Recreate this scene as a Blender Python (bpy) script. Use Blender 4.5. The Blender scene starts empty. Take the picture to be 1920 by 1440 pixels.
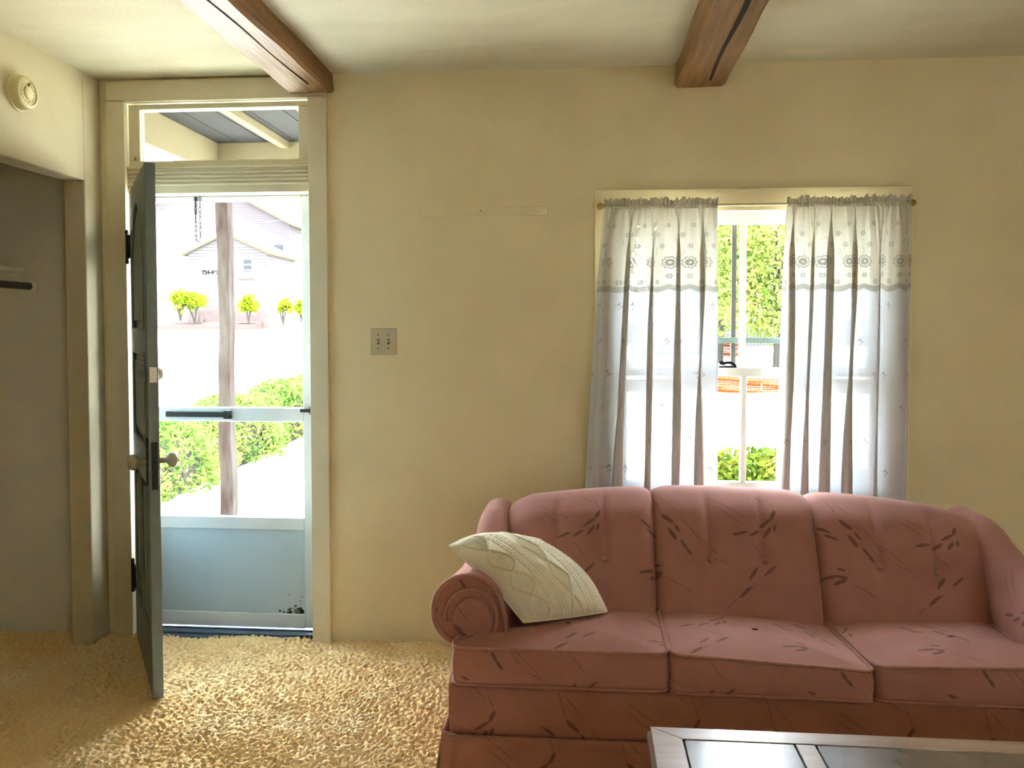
import bpy, math, random
import numpy as np
from mathutils import Vector, Matrix

# ------------------------------------------------------------------ camera, world, sun, lights, exposure
scn = bpy.context.scene
COL = scn.collection
random.seed(7); RNG = np.random.default_rng(7)

cam_d = bpy.data.cameras.new('camera'); cam = bpy.data.objects.new('camera', cam_d); COL.objects.link(cam)
cam.location = (0, -3.63, 1.426)
cam.rotation_euler = (math.radians(90 - 2.2), 0, math.radians(4.93))
cam_d.sensor_width = 36; cam_d.lens = 1553 * 36 / 1920; cam_d.shift_y = -42 / 1920
cam_d.clip_start = .05; cam_d.clip_end = 500
scn.camera = cam

world = bpy.data.worlds.new('daylight'); scn.world = world; world.use_nodes = True
bg = world.node_tree.nodes['Background']
bg.inputs['Color'].default_value = (.80, .92, 1.0, 1); bg.inputs['Strength'].default_value = 20.0

def lamp(name, kind, loc, rot, energy, color, **kw):
    d = bpy.data.lights.new(name, kind); d.energy = energy; d.color = color
    for k, v in kw.items(): setattr(d, k, v)
    o = bpy.data.objects.new(name, d); o.location = loc; o.rotation_euler = rot; COL.objects.link(o)
    return o
# sun high behind the house, a little to the right
sun = lamp('sun', 'SUN', (0, 0, 20), (0, 0, 0), 55.0, (1, .95, .84), angle=.01)
sun.rotation_euler = Vector((-.3, .35, -1)).to_track_quat('-Z', 'Y').to_euler()
vs = scn.view_settings
vs.view_transform = 'Standard'; vs.look = 'None'; vs.gamma = 1; vs.use_curve_mapping = False; vs.exposure = 1.37
scn.cycles.use_denoising = True
try: scn.cycles.denoiser = 'OPENIMAGEDENOISE'
except Exception: pass
scn.cycles.transparent_max_bounces = 32
scn.cycles.sample_clamp_indirect = 6.0
scn.cycles.max_bounces = 10; scn.cycles.diffuse_bounces = 6

# ------------------------------------------------------------------ materials
def new_mat(name):
    m = bpy.data.materials.new(name); m.use_nodes = True
    nt = m.node_tree; return m, nt, nt.nodes['Principled BSDF']
def N(nt, t, **kw):
    n = nt.nodes.new(t)
    for k, v in kw.items(): setattr(n, k, v)
    return n
def val(nt, op, a, b=None, c=None, clamp=False):
    n = N(nt, 'ShaderNodeMath', operation=op, use_clamp=clamp)
    for i, x in enumerate((a, b, c)):
        if x is None: continue
        if isinstance(x, (int, float)): n.inputs[i].default_value = x
        else: nt.links.new(x, n.inputs[i])
    return n.outputs[0]
def mixc(nt, f, a, b):
    n = N(nt, 'ShaderNodeMix', data_type='RGBA')
    if isinstance(f, (int, float)): n.inputs[0].default_value = f
    else: nt.links.new(f, n.inputs[0])
    for i, x in ((6, a), (7, b)):
        if isinstance(x, tuple): n.inputs[i].default_value = (*x[:3], 1)
        else: nt.links.new(x, n.inputs[i])
    return n.outputs[2]
def mat(name, col, rough=.6, col2=None, scale=8, stretch=(1, 1, 1), bump=0, bscale=None, metal=0, spec=.5, detail=4, coat=0):
    m, nt, b = new_mat(name)
    b.inputs['Base Color'].default_value = (*col, 1); b.inputs['Roughness'].default_value = rough
    b.inputs['Metallic'].default_value = metal; b.inputs['Specular IOR Level'].default_value = spec
    b.inputs['Coat Weight'].default_value = coat
    tc = N(nt, 'ShaderNodeTexCoord'); mp = N(nt, 'ShaderNodeMapping'); mp.inputs['Scale'].default_value = stretch
    nt.links.new(tc.outputs['Object'], mp.inputs[0])
    no = N(nt, 'ShaderNodeTexNoise'); no.inputs['Scale'].default_value = scale; no.inputs['Detail'].default_value = detail
    nt.links.new(mp.outputs[0], no.inputs['Vector'])
    c2 = col2 or tuple(min(1, c * .88) for c in col)
    rmp = N(nt, 'ShaderNodeMapRange'); rmp.inputs[1].default_value = .35; rmp.inputs[2].default_value = .65
    nt.links.new(no.outputs[0], rmp.inputs[0])
    nt.links.new(mixc(nt, rmp.outputs[0], col, c2), b.inputs['Base Color'])
    if bump:
        n2 = N(nt, 'ShaderNodeTexNoise'); n2.inputs['Scale'].default_value = bscale or scale * 6; n2.inputs['Detail'].default_value = 3
        nt.links.new(mp.outputs[0], n2.inputs['Vector'])
        bp = N(nt, 'ShaderNodeBump'); bp.inputs['Strength'].default_value = bump; bp.inputs['Distance'].default_value = .01
        nt.links.new(n2.outputs[0], bp.inputs['Height']); nt.links.new(bp.outputs[0], b.inputs['Normal'])
    return m

M = {}
M['wall'] = mat('wall_plaster', (0.784, 0.6944, 0.4592), .85, (0.7392, 0.6496, 0.42), 3, bump=.12, bscale=90)
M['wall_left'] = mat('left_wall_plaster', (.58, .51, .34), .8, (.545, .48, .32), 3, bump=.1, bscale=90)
M['ceiling'] = mat('ceiling_plaster', (.63, .59, .43), .9, (.575, .53, .375), 2.2, stretch=(1, 3, 1), bump=.18, bscale=45)
M['strip'] = mat('strip_paint', (0.8064, 0.7168, 0.476), .8)
M['rod_grey'] = mat('dull_grey_rod', (.10, .10, .095), .6, spec=.2)
M['trim'] = mat('cream_trim_paint', (.68, .63, .47), .42, (.64, .59, .43), 6, bump=.04, bscale=60)
M['trim_white'] = mat('white_sash_paint', (.62, .61, .55), .4, (.58, .57, .51), 7, bump=.03, bscale=60)
M['closet'] = mat('closet_plaster', (.74, .71, .62), .9, (.69, .66, .57), 3, bump=.1, bscale=70)
M['beam'] = mat('oak_beam', (.26, .125, .030), .5, (.15, .065, .015), 5, stretch=(9, .55, 9), bump=.35, bscale=14, detail=6)
M['crack'] = mat('beam_crack_dark', (.02, .009, .004), .9)
M['door'] = mat('slate_door_paint', (0.1553, 0.2025, 0.2093), .42, (0.1283, 0.1688, 0.1755), 6, bump=.06, bscale=40)
M['iron'] = mat('dark_iron', (.035, .040, .043), .6, spec=.15)
M['brass'] = mat('worn_brass', (.42, .32, .12), .35, (.30, .22, .08), 20, metal=.8)
M['steel'] = mat('galvanised_steel', (.10, .095, .10), .5, (.07, .065, .07), 20)
M['satin'] = mat('satin_nickel', (.55, .50, .40), .35, metal=.6)
M['knob'] = mat('porcelain_knob', (.40, .36, .25), .25, (.34, .30, .2), 15)
M['alu'] = mat('storm_door_white_aluminium', (.62, .67, .73), .35, (.58, .63, .68), 5)
M['alu_panel'] = mat('storm_door_kick_panel', (.42, .53, .62), .38, (.39, .49, .58), 3)
M['dirt'] = mat('dirt_smudge', (.10, .085, .05), .9, (.3, .3, .26), 40)
M['thresh'] = mat('grey_threshold', (.10, .14, .19), .4, (.07, .10, .14), 12, metal=.2)
M['plastic'] = mat('aged_cream_plastic', (.66, .58, .34), .45, (.62, .54, .31), 8)
M['switch'] = mat('switch_plate_plastic', (.52, .48, .33), .4)
M['switch_dark'] = mat('switch_slot', (.10, .085, .045), .6)
M['wool'] = mat('cream_wool', (.95, .91, .76), .95, (.92, .86, .68), 30, bump=.5, bscale=260)
M['table'] = mat('table_border_wood', (.32, .20, .135), .34, (.23, .14, .09), 5, stretch=(1, 8, 8), spec=.6, coat=.35)
M['table_panel'] = mat('table_dark_panel', (.13, .095, .075), .22, (.095, .068, .052), 7, spec=.7, coat=.6)
M['groove'] = mat('table_groove', (.015, .010, .008), .6)
M['table_leg'] = mat('table_leg_wood', (.16, .085, .05), .4, (.11, .06, .035), 5, stretch=(8, 8, 1))

def carpet_mat():
    m, nt, b = new_mat('tan_shag_carpet'); b.inputs['Roughness'].default_value = 1; b.inputs['Specular IOR Level'].default_value = .1
    tc = N(nt, 'ShaderNodeTexCoord')
    n1 = N(nt, 'ShaderNodeTexNoise'); n1.inputs['Scale'].default_value = 3.2; n1.inputs['Detail'].default_value = 3
    n2 = N(nt, 'ShaderNodeTexNoise'); n2.inputs['Scale'].default_value = 90; n2.inputs['Detail'].default_value = 3
    for n in (n1, n2): nt.links.new(tc.outputs['Object'], n.inputs['Vector'])
    r1 = N(nt, 'ShaderNodeMapRange'); r1.inputs[1].default_value = .3; r1.inputs[2].default_value = .7; nt.links.new(n1.outputs[0], r1.inputs[0])
    r2 = N(nt, 'ShaderNodeMapRange'); r2.inputs[1].default_value = .35; r2.inputs[2].default_value = .65; nt.links.new(n2.outputs[0], r2.inputs[0])
    c = mixc(nt, r1.outputs[0], (.88, .62, .31), (.90, .71, .43))
    c = mixc(nt, val(nt, 'MULTIPLY', r2.outputs[0], .5), c, (.72, .47, .20))
    nt.links.new(c, b.inputs['Base Color'])
    bp = N(nt, 'ShaderNodeBump'); bp.inputs['Strength'].default_value = .5; bp.inputs['Distance'].default_value = .006
    n3 = N(nt, 'ShaderNodeTexNoise'); n3.inputs['Scale'].default_value = 220; nt.links.new(tc.outputs['Object'], n3.inputs['Vector'])
    nt.links.new(n3.outputs[0], bp.inputs['Height']); nt.links.new(bp.outputs[0], b.inputs['Normal'])
    return m
M['carpet'] = carpet_mat()

def glass_mat(name, tint=(1, 1, 1), gloss=.008):
    m = bpy.data.materials.new(name); m.use_nodes = True; nt = m.node_tree; nt.nodes.clear()
    o = N(nt, 'ShaderNodeOutputMaterial'); t = N(nt, 'ShaderNodeBsdfTransparent'); g = N(nt, 'ShaderNodeBsdfGlossy'); x = N(nt, 'ShaderNodeMixShader')
    t.inputs[0].default_value = (*tint, 1); g.inputs['Roughness'].default_value = .02; x.inputs[0].default_value = gloss
    nt.links.new(t.outputs[0], x.inputs[1]); nt.links.new(g.outputs[0], x.inputs[2]); nt.links.new(x.outputs[0], o.inputs[0])
    return m
M['lock'] = mat('black_sash_lock', (.008, .007, .008), .8, spec=.03)
M['glass'] = glass_mat('clear_glass'); M['dimmed_glass'] = glass_mat('hazy_dimmed_glass', (.58, .58, .55))  # grey haze tint on the transom, added to cut its light

# printed velvet: dusty rose with dark sprigs of leaves. UV in metres; repeat .62 x .50
LEAVES = [((240,500),(350,580),12),((290,590),(405,650),13),((445,440),(560,545),18),((505,590),(580,715),17),((570,560),(620,640),11),
    ((620,710),(670,800),12),((660,780),(715,855),13),((210,1025),(370,995),14),((355,925),(430,950),11),((310,1080),(430,1035),15),((360,1005),(440,1020),14),
    ((1120,655),(1275,615),14),((1280,660),(1390,595),14),((1385,560),(1510,475),14),((1425,655),(1500,555),15),((1510,480),(1560,380),16),((1520,600),(1545,530),14),
    ((1245,1070),(1335,950),15),((1385,1035),(1505,930),12),((1140,1235),(1260,1130),13)]
STEMS = [((360,120),(450,450)),((420,210),(620,450)),((610,440),(890,850)),((640,520),(1080,950)),((880,850),(1090,950)),((880,220),(1290,500)),((930,330),(1250,560)),
    ((440,1040),(720,1210)),((1000,1340),(1140,1235)),((1140,1235),(1340,1090)),((1340,160),(1500,300)),((1480,200),(1560,390)),((1280,700),(1420,880))]
def velvet_mat():
    m, nt, b = new_mat('rose_velvet_leaf_print')
    uv = N(nt, 'ShaderNodeUVMap'); sp = N(nt, 'ShaderNodeSeparateXYZ'); nt.links.new(uv.outputs[0], sp.inputs[0])
    cb = N(nt, 'ShaderNodeCombineXYZ')
    nt.links.new(val(nt, 'WRAP', sp.outputs[0], .62, 0.0), cb.inputs[0]); nt.links.new(val(nt, 'WRAP', sp.outputs[1], .50, 0.0), cb.inputs[1])
    # slight wobble so the leaf edges look woven
    nz = N(nt, 'ShaderNodeTexNoise'); nz.inputs['Scale'].default_value = 160; nt.links.new(uv.outputs[0], nz.inputs['Vector'])
    vm = N(nt, 'ShaderNodeVectorMath', operation='MULTIPLY_ADD'); nt.links.new(nz.outputs['Color'], vm.inputs[0])
    vm.inputs[1].default_value = (.006, .006, 0); vm.inputs[2].default_value = (-.003, -.003, 0)
    ad = N(nt, 'ShaderNodeVectorMath', operation='ADD'); nt.links.new(cb.outputs[0], ad.inputs[0]); nt.links.new(vm.outputs[0], ad.inputs[1])
    P = ad.outputs[0]
    k = .002 / 5.54
    def conv(p): return ((p[0] + (1160 - 1185) * 5.54) * k, ((1150 - 900) * 5.54 - p[1]) * k)
    def ell(p0, p1, w):
        a = conv(p0); c = conv(p1); L = math.hypot(c[0]-a[0], c[1]-a[1]) / 2
        mp = N(nt, 'ShaderNodeMapping', vector_type='TEXTURE')
        mp.inputs['Location'].default_value = ((a[0]+c[0])/2, (a[1]+c[1])/2, 0)
        mp.inputs['Rotation'].default_value = (0, 0, math.atan2(c[1]-a[1], c[0]-a[0]))
        mp.inputs['Scale'].default_value = (L, w, 1)
        nt.links.new(P, mp.inputs[0])
        ln = N(nt, 'ShaderNodeVectorMath', operation='LENGTH'); nt.links.new(mp.outputs[0], ln.inputs[0])
        return ln.outputs['Value']
    def union(items):
        cur = None
        for it in items: cur = it if cur is None else val(nt, 'MINIMUM', cur, it)
        return cur
    dl = union([ell(a, c, w * k * 1.15) for a, c, w in LEAVES])
    ds = union([ell(a, c, .0022) for a, c in STEMS])
    ml = N(nt, 'ShaderNodeMapRange'); ml.inputs[1].default_value = 1.12; ml.inputs[2].default_value = .85; ml.inputs[3].default_value = 0; ml.inputs[4].default_value = .68; nt.links.new(dl, ml.inputs[0])
    ms = N(nt, 'ShaderNodeMapRange'); ms.inputs[1].default_value = 1.1; ms.inputs[2].default_value = .6; ms.inputs[3].default_value = 0; ms.inputs[4].default_value = .42; nt.links.new(ds, ms.inputs[0])
    n1 = N(nt, 'ShaderNodeTexNoise'); n1.inputs['Scale'].default_value = 9; n1.inputs['Detail'].default_value = 5; nt.links.new(uv.outputs[0], n1.inputs['Vector'])
    r1 = N(nt, 'ShaderNodeMapRange'); r1.inputs[1].default_value = .3; r1.inputs[2].default_value = .7; nt.links.new(n1.outputs[0], r1.inputs[0])
    base = mixc(nt, r1.outputs[0], (.39, .18, .152), (.335, .15, .126))
    c = mixc(nt, val(nt, 'MAXIMUM', ml.outputs[0], ms.outputs[0]), base, (.075, .038, .030))
    nt.links.new(c, b.inputs['Base Color'])
    b.inputs['Roughness'].default_value = .9; b.inputs['Specular IOR Level'].default_value = .15
    b.inputs['Sheen Weight'].default_value = .35; b.inputs['Sheen Roughness'].default_value = .45; b.inputs['Sheen Tint'].default_value = (1, .72, .68, 1)
    bp = N(nt, 'ShaderNodeBump'); bp.inputs['Strength'].default_value = .12; bp.inputs['Distance'].default_value = .003
    n2 = N(nt, 'ShaderNodeTexNoise'); n2.inputs['Scale'].default_value = 420; nt.links.new(uv.outputs[0], n2.inputs['Vector'])
    nt.links.new(n2.outputs[0], bp.inputs['Height']); nt.links.new(bp.outputs[0], b.inputs['Normal'])
    return m
M['velvet'] = velvet_mat()
M['piping'] = mat('rose_piping', (.38, .18, .15), .85, (.33, .15, .125), 40)

# sheer curtain: UV = (arc length, height) in metres
def curtain_mat(name, lace):
    m = bpy.data.materials.new(name); m.use_nodes = True; nt = m.node_tree; nt.nodes.clear()
    out = N(nt, 'ShaderNodeOutputMaterial')
    uv = N(nt, 'ShaderNodeUVMap'); sp = N(nt, 'ShaderNodeSeparateXYZ'); nt.links.new(uv.outputs[0], sp.inputs[0]); U, V = sp.outputs[0], sp.outputs[1]
    def cell(p, off, v0):
        a = val(nt, 'SUBTRACT', val(nt, 'WRAP', val(nt, 'ADD', U, off), p, 0.0), p / 2)
        return a, val(nt, 'SUBTRACT', V, v0)
    def polar(a, b_): return val(nt, 'SQRT', val(nt, 'ADD', val(nt, 'MULTIPLY', a, a), val(nt, 'MULTIPLY', b_, b_))), val(nt, 'ARCTAN2', b_, a)
    masks = []
    def band(r, R, w):   # |r-R|<w
        return val(nt, 'LESS_THAN', val(nt, 'ABSOLUTE', val(nt, 'SUBTRACT', r, R)), w)
    if lace:
        def small(p, off, v0, R):
            r, th = polar(*cell(p, off, v0))
            pet = val(nt, 'MULTIPLY_ADD', val(nt, 'COSINE', val(nt, 'MULTIPLY', th, 6.0)), .22 * R, .8 * R)
            f = val(nt, 'MULTIPLY', val(nt, 'LESS_THAN', r, pet), val(nt, 'GREATER_THAN', r, R * .28))
            masks.append(val(nt, 'MULTIPLY', f, .9))
        def rosette(p, off, v0, R):
            r, th = polar(*cell(p, off, v0))
            pet = val(nt, 'MULTIPLY_ADD', val(nt, 'COSINE', val(nt, 'MULTIPLY', th, 9.0)), .09 * R, .88 * R)
            a = val(nt, 'LESS_THAN', val(nt, 'ABSOLUTE', val(nt, 'SUBTRACT', r, pet)), R * .10)
            b_ = band(r, R * .38, R * .20)
            masks.append(val(nt, 'MAXIMUM', a, b_))
        small(.10, .00, 1.868, .011); small(.10, .05, 1.828, .012); small(.10, .02, 1.782, .012)
        rosette(.085, .0, 1.712, .026)
        small(.085, .0, 1.655, .012); small(.085, .042, 1.628, .012)
        # curved sprays between the flowers
        for off, v0 in ((.02, 1.86), (.07, 1.80), (.045, 1.755)):
            a, b_ = cell(.10, off, v0); r, th = polar(val(nt, 'ADD', a, .012), b_)
            masks.append(val(nt, 'MULTIPLY', val(nt, 'MULTIPLY', band(r, .016, .0017), val(nt, 'GREATER_THAN', a, -.004)), .6))
        # dense scalloped hem
        sc = val(nt, 'MULTIPLY_ADD', val(nt, 'ABSOLUTE', val(nt, 'COSINE', val(nt, 'MULTIPLY', U, math.pi / .085))), -.013, 1.622)
        masks.append(val(nt, 'MULTIPLY', val(nt, 'LESS_THAN', V, sc), .75))
    else:
        for off, v0 in ((.0, 1.53), (.07, 1.38), (.02, 1.24), (.09, 1.10), (.04, .96), (.0, .83)):
            a, b_ = cell(.15, off, v0)
            for ang, ox, oy in ((.5, 0, .004), (1.4, .004, 0), (2.3, -.004, -.004), (1.0, -.008, -.01)):
                ca, sa = math.cos(ang), math.sin(ang)
                x = val(nt, 'ADD', val(nt, 'MULTIPLY', a, ca), val(nt, 'MULTIPLY_ADD', b_, sa, -ox))
                y = val(nt, 'ADD', val(nt, 'MULTIPLY', a, -sa), val(nt, 'MULTIPLY_ADD', b_, ca, -oy))
                masks.append(val(nt, 'MULTIPLY', val(nt, 'LESS_THAN', val(nt, 'ABSOLUTE', y), .0014), val(nt, 'LESS_THAN', val(nt, 'ABSOLUTE', x), .009)))
    f = masks[0]
    for k in masks[1:]: f = val(nt, 'MAXIMUM', f, k)
    tr = N(nt, 'ShaderNodeBsdfTransparent'); df = N(nt, 'ShaderNodeBsdfDiffuse'); tl = N(nt, 'ShaderNodeBsdfTranslucent')
    tr.inputs[0].default_value = (1, .97, .88, 1) if lace else (.93, .96, 1, 1)  # warm cast of light on the upper curtain is put into the lace tint
    c = mixc(nt, f, ((.90, .86, .74) if lace else (.90, .90, .88)), (.55, .53, .48))
    nt.links.new(c, df.inputs[0]); nt.links.new(mixc(nt, f, (.098, .095, .083) if lace else (.095, .10, .112), (.035, .033, .030)), tl.inputs[0])
    x1 = N(nt, 'ShaderNodeMixShader'); x1.inputs[0].default_value = .42
    nt.links.new(df.outputs[0], x1.inputs[1]); nt.links.new(tl.outputs[0], x1.inputs[2])
    x2 = N(nt, 'ShaderNodeMixShader'); T0 = TRANSP_LACE if lace else TRANSP
    nt.links.new(val(nt, 'MULTIPLY_ADD', f, -T0 * .85, T0), x2.inputs[0])
    nt.links.new(x1.outputs[0], x2.inputs[1]); nt.links.new(tr.outputs[0], x2.inputs[2]); nt.links.new(x2.outputs[0], out.inputs[0])
    return m
TRANSP, TRANSP_LACE = .020, .017
M['sheer'] = curtain_mat('sheer_voile', False); M['lace'] = curtain_mat('embroidered_voile', True)

# outside
def leaf_mat(name, c1, c2, scale=2.5, tl=.35):
    m = bpy.data.materials.new(name); m.use_nodes = True; nt = m.node_tree; nt.nodes.clear()
    out = N(nt, 'ShaderNodeOutputMaterial'); tc = N(nt, 'ShaderNodeTexCoord'); no = N(nt, 'ShaderNodeTexNoise'); no.inputs['Scale'].default_value = scale; no.inputs['Detail'].default_value = 5
    nt.links.new(tc.outputs['Object'], no.inputs['Vector'])
    r = N(nt, 'ShaderNodeMapRange'); r.inputs[1].default_value = .35; r.inputs[2].default_value = .65; nt.links.new(no.outputs[0], r.inputs[0])
    c = mixc(nt, r.outputs[0], c1, c2)
    df = N(nt, 'ShaderNodeBsdfDiffuse'); t = N(nt, 'ShaderNodeBsdfTranslucent'); x = N(nt, 'ShaderNodeMixShader'); x.inputs[0].default_value = tl
    nt.links.new(c, df.inputs[0]); nt.links.new(c, t.inputs[0]); nt.links.new(df.outputs[0], x.inputs[1]); nt.links.new(t.outputs[0], x.inputs[2]); nt.links.new(x.outputs[0], out.inputs[0])
    return m
M['hedge_leaf'] = leaf_mat('hedge_leaves', (0.024, 0.056, 0.0096), (0.0576, 0.0736, 0.0176), 3)
M['bush_leaf'] = leaf_mat('bush_leaves', (.016, .035, .004), (.037, .042, .006), 6)
M['tree_leaf'] = leaf_mat('tree_leaves', (0.0374, 0.0629, 0.0119), (0.085, 0.0935, 0.0221), 1.2)
M['far_leaf'] = leaf_mat('far_shrub_leaves', (0.036, 0.06, 0.003), (0.075, 0.0825, 0.0045), .6)
M['lemon'] = mat('yellow_fruit', (0.1034, 0.0658, 0.0047), .6)
M['twig'] = mat('pale_twig', (0.094, 0.0752, 0.047), .9)
M['bark'] = mat('grey_bark', (0.01833, 0.01692, 0.0141), .9, (0.01269, 0.01184, 0.00987), 6, stretch=(3, 3, .6), bump=.4)
M['lawn'] = mat('glare_pale_lawn', (0.4464, 0.4402, 0.3968), .95, (0.4092, 0.4092, 0.3596), .4)  # pale base puts the blown-out sunlight into the lawn colour
M['path'] = mat('pale_concrete_path', (0.4864, 0.48, 0.4608), .9, (0.448, 0.4416, 0.4224), 2)
M['soil'] = mat('red_mulch', (0.02844, 0.01809, 0.0168), 1)
M['porch_wood'] = mat('porch_paint_grey', (0.06283, 0.06283, 0.06854), .7, (0.05426, 0.05426, 0.05998), 4)
M['porch_cream'] = mat('porch_paint_cream', (0.243, 0.2117, 0.149), .6, (0.2274, 0.196, 0.1372), 3)
M['porch_floor'] = mat('porch_floor_boards', (.42, .42, .44), .6, (.36, .36, .38), 3)
M['post'] = mat('weathered_red_post', (0.0189, 0.01176, 0.00966), .8, (0.0357, 0.03108, 0.02856), 5, stretch=(3, 3, .7), bump=.3, bscale=20, detail=6)
def siding_mat(name, col, dark, period):
    m, nt, b = new_mat(name); tc = N(nt, 'ShaderNodeTexCoord'); sp = N(nt, 'ShaderNodeSeparateXYZ'); nt.links.new(tc.outputs['Object'], sp.inputs[0])
    w = val(nt, 'WRAP', sp.outputs[2], period, 0.0)
    nt.links.new(mixc(nt, val(nt, 'LESS_THAN', w, period * .22), col, dark), b.inputs['Base Color']); b.inputs['Roughness'].default_value = .8
    return m
M['siding'] = siding_mat('pale_lap_siding', (0.03445, 0.03141, 0.03243), (0.02128, 0.01926, 0.02026), .26)
M['siding2'] = siding_mat('lilac_lap_siding', (0.03026, 0.02594, 0.0281), (0.02054, 0.0173, 0.01946), .26)
M['brick'] = mat('pink_brick_foundation', (0.02585, 0.01939, 0.01939), .9, (0.03361, 0.02585, 0.02585), 3)
M['soffit'] = mat('peach_soffit', (0.02973, 0.01861, 0.01344), .8)
M['gutter'] = mat('tan_gutter', (0.03102, 0.02197, 0.01034), .7)
M['roof'] = mat('pale_shingles', (0.04395, 0.04136, 0.04136), .9, (0.03619, 0.03361, 0.0349), 3)
M['farglass'] = mat('far_window_glass', (0.01057, 0.01104, 0.01293), .3)
M['farwhite'] = mat('far_white_trim', (0.1128, 0.1104, 0.1081), .6)
M['sign'] = mat('sign_dark_letters', (0.001645, 0.001645, 0.001739), .7)
M['greyfence'] = mat('weathered_grey_fence', (0.01749, 0.01861, 0.01974), .9, (0.01269, 0.01354, 0.0141), 2, stretch=(5, 5, .6))
M['orange'] = mat('orange_safety_mesh', (0.0546, 0.01024, 0.002275), .6, (0.0455, 0.01365, 0.003412), 3)
M['wire'] = mat('overhead_wire_black', (0.0235, 0.0235, 0.0235), .8)
M['clapboard'] = mat('house_outside_wall', (.5, .48, .42), .8)
M['storm'] = mat('storm_sash_green_white', (0.108, 0.144, 0.132), .45)
M['storm_dark'] = mat('storm_bar_grey', (0.056, 0.056, 0.052), .5)

for k_ in 'post brick soffit gutter roof farglass farwhite sign greyfence orange wire porch_wood porch_cream porch_floor bark twig soil lawn path lemon storm storm_dark steel siding siding2 clapboard'.split():
    M[k_].node_tree.nodes['Principled BSDF'].inputs['Specular IOR Level'].default_value = .02   # kept matte so the bright sky adds no glare
# ------------------------------------------------------------------ mesh helpers
def link(name, me, m, parent=None):
    o = bpy.data.objects.new(name, me); COL.objects.link(o)
    if m: me.materials.append(m)
    if parent: o.parent = parent
    return o
def mesh(name, v, f, m, parent=None, uv=None, smooth=False):
    me = bpy.data.meshes.new(name); me.from_pydata([tuple(p) for p in v], [], [tuple(q) for q in f])
    if uv is not None:
        l = me.uv_layers.new(name='UVMap'); idx = np.empty(len(me.loops), dtype=np.int32); me.loops.foreach_get('vertex_index', idx)
        l.data.foreach_set('uv', np.asarray(uv, dtype=np.float32)[idx].ravel())
    if smooth: me.polygons.foreach_set('use_smooth', [True] * len(me.polygons))
    me.update(); return link(name, me, m, parent)
class MB:
    def __init__(s): s.v = []; s.f = []
    def add(s, v, f):
        n = len(s.v); s.v += [tuple(p) for p in v]; s.f += [tuple(i + n for i in q) for q in f]; return s
    def box(s, x0, x1, y0, y1, z0, z1):
        v = [(x, y, z) for x in (x0, x1) for y in (y0, y1) for z in (z0, z1)]
        return s.add(v, [(0,1,3,2),(4,6,7,5),(0,4,5,1),(2,3,7,6),(0,2,6,4),(1,5,7,3)])
    def prism(s, pts, y0, y1, axis='y'):
        n = len(pts)
        if axis == 'y': a = [(p[0], y0, p[1]) for p in pts] + [(p[0], y1, p[1]) for p in pts]
        elif axis == 'x': a = [(y0, p[0], p[1]) for p in pts] + [(y1, p[0], p[1]) for p in pts]
        else: a = [(p[0], p[1], y0) for p in pts] + [(p[0], p[1], y1) for p in pts]
        f = [tuple(range(n)), tuple(range(2*n-1, n-1, -1))] + [(i, i+n, (i+1) % n+n, (i+1) % n) for i in range(n)]
        return s.add(a, f)
    def tube(s, pts, r, n=8, closed=False, cap=True):
        pts = [Vector(p) for p in pts]; m = len(pts); rings = []
        rr = r if hasattr(r, '__len__') else [r] * m
        up = Vector((0, 0, 1)); prev = None
        for i, p in enumerate(pts):
            if closed: t = pts[(i+1) % m] - pts[i-1]
            else: t = pts[min(i+1, m-1)] - pts[max(i-1, 0)]
            t.normalize()
            if prev is None:
                a = t.cross(up)
                if a.length < 1e-3: a = t.cross(Vector((1, 0, 0)))
            else: a = prev - t * prev.dot(t)
            a.normalize(); prev = a; b = t.cross(a)
            rings.append([p + (a * math.cos(2*math.pi*k/n) + b * math.sin(2*math.pi*k/n)) * rr[i] for k in range(n)])
        v = [q for ring in rings for q in ring]; f = []
        for i in range(m if closed else m-1):
            j = (i+1) % m
            for k in range(n): f.append((i*n+k, i*n+(k+1) % n, j*n+(k+1) % n, j*n+k))
        if cap and not closed: f += [tuple(range(n-1, -1, -1)), tuple((m-1)*n+k for k in range(n))]
        return s.add(v, f)
    def lathe(s, prof, axis='z', o=(0, 0, 0), n=20):
        v = []; f = []
        for (r, h) in prof:
            for k in range(n):
                c, d = r*math.cos(2*math.pi*k/n), r*math.sin(2*math.pi*k/n)
                p = {'z': (c, d, h), 'y': (c, h, d), 'x': (h, c, d)}[axis]
                v.append((p[0]+o[0], p[1]+o[1], p[2]+o[2]))
        m = len(prof)
        for i in range(m-1):
            for k in range(n): f.append((i*n+k, i*n+(k+1) % n, (i+1)*n+(k+1) % n, (i+1)*n+k))
        f += [tuple(range(n)), tuple((m-1)*n+k for k in range(n-1, -1, -1))]
        return s.add(v, f)
    def build(s, name, m, parent=None, bevel=0, smooth=False, seg=2):
        o = mesh(name, s.v, s.f, m, parent, smooth=smooth)
        if bevel:
            b = o.modifiers.new('bevel', 'BEVEL'); b.width = bevel; b.segments = seg; b.limit_method = 'ANGLE'
        return o
def box(name, b, m, parent=None, bevel=.003): return MB().box(*b).build(name, m, parent, bevel)
def grid(name, P, m, parent=None, uv=None, closed_u=False, smooth=True):
    """P: (rows, cols, 3) array"""
    R, Cc = P.shape[:2]; f = []
    for i in range(R-1):
        for j in range(Cc if closed_u else Cc-1):
            k = (j+1) % Cc; f.append((i*Cc+j, i*Cc+k, (i+1)*Cc+k, (i+1)*Cc+j))
    return mesh(name, P.reshape(-1, 3), f, m, parent, None if uv is None else uv.reshape(-1, 2), smooth)
def empty(name, loc=(0, 0, 0), rz=0):
    o = bpy.data.objects.new(name, None); o.empty_display_size = .1; COL.objects.link(o); o.location = loc; o.rotation_euler = (0, 0, rz); return o
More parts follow.
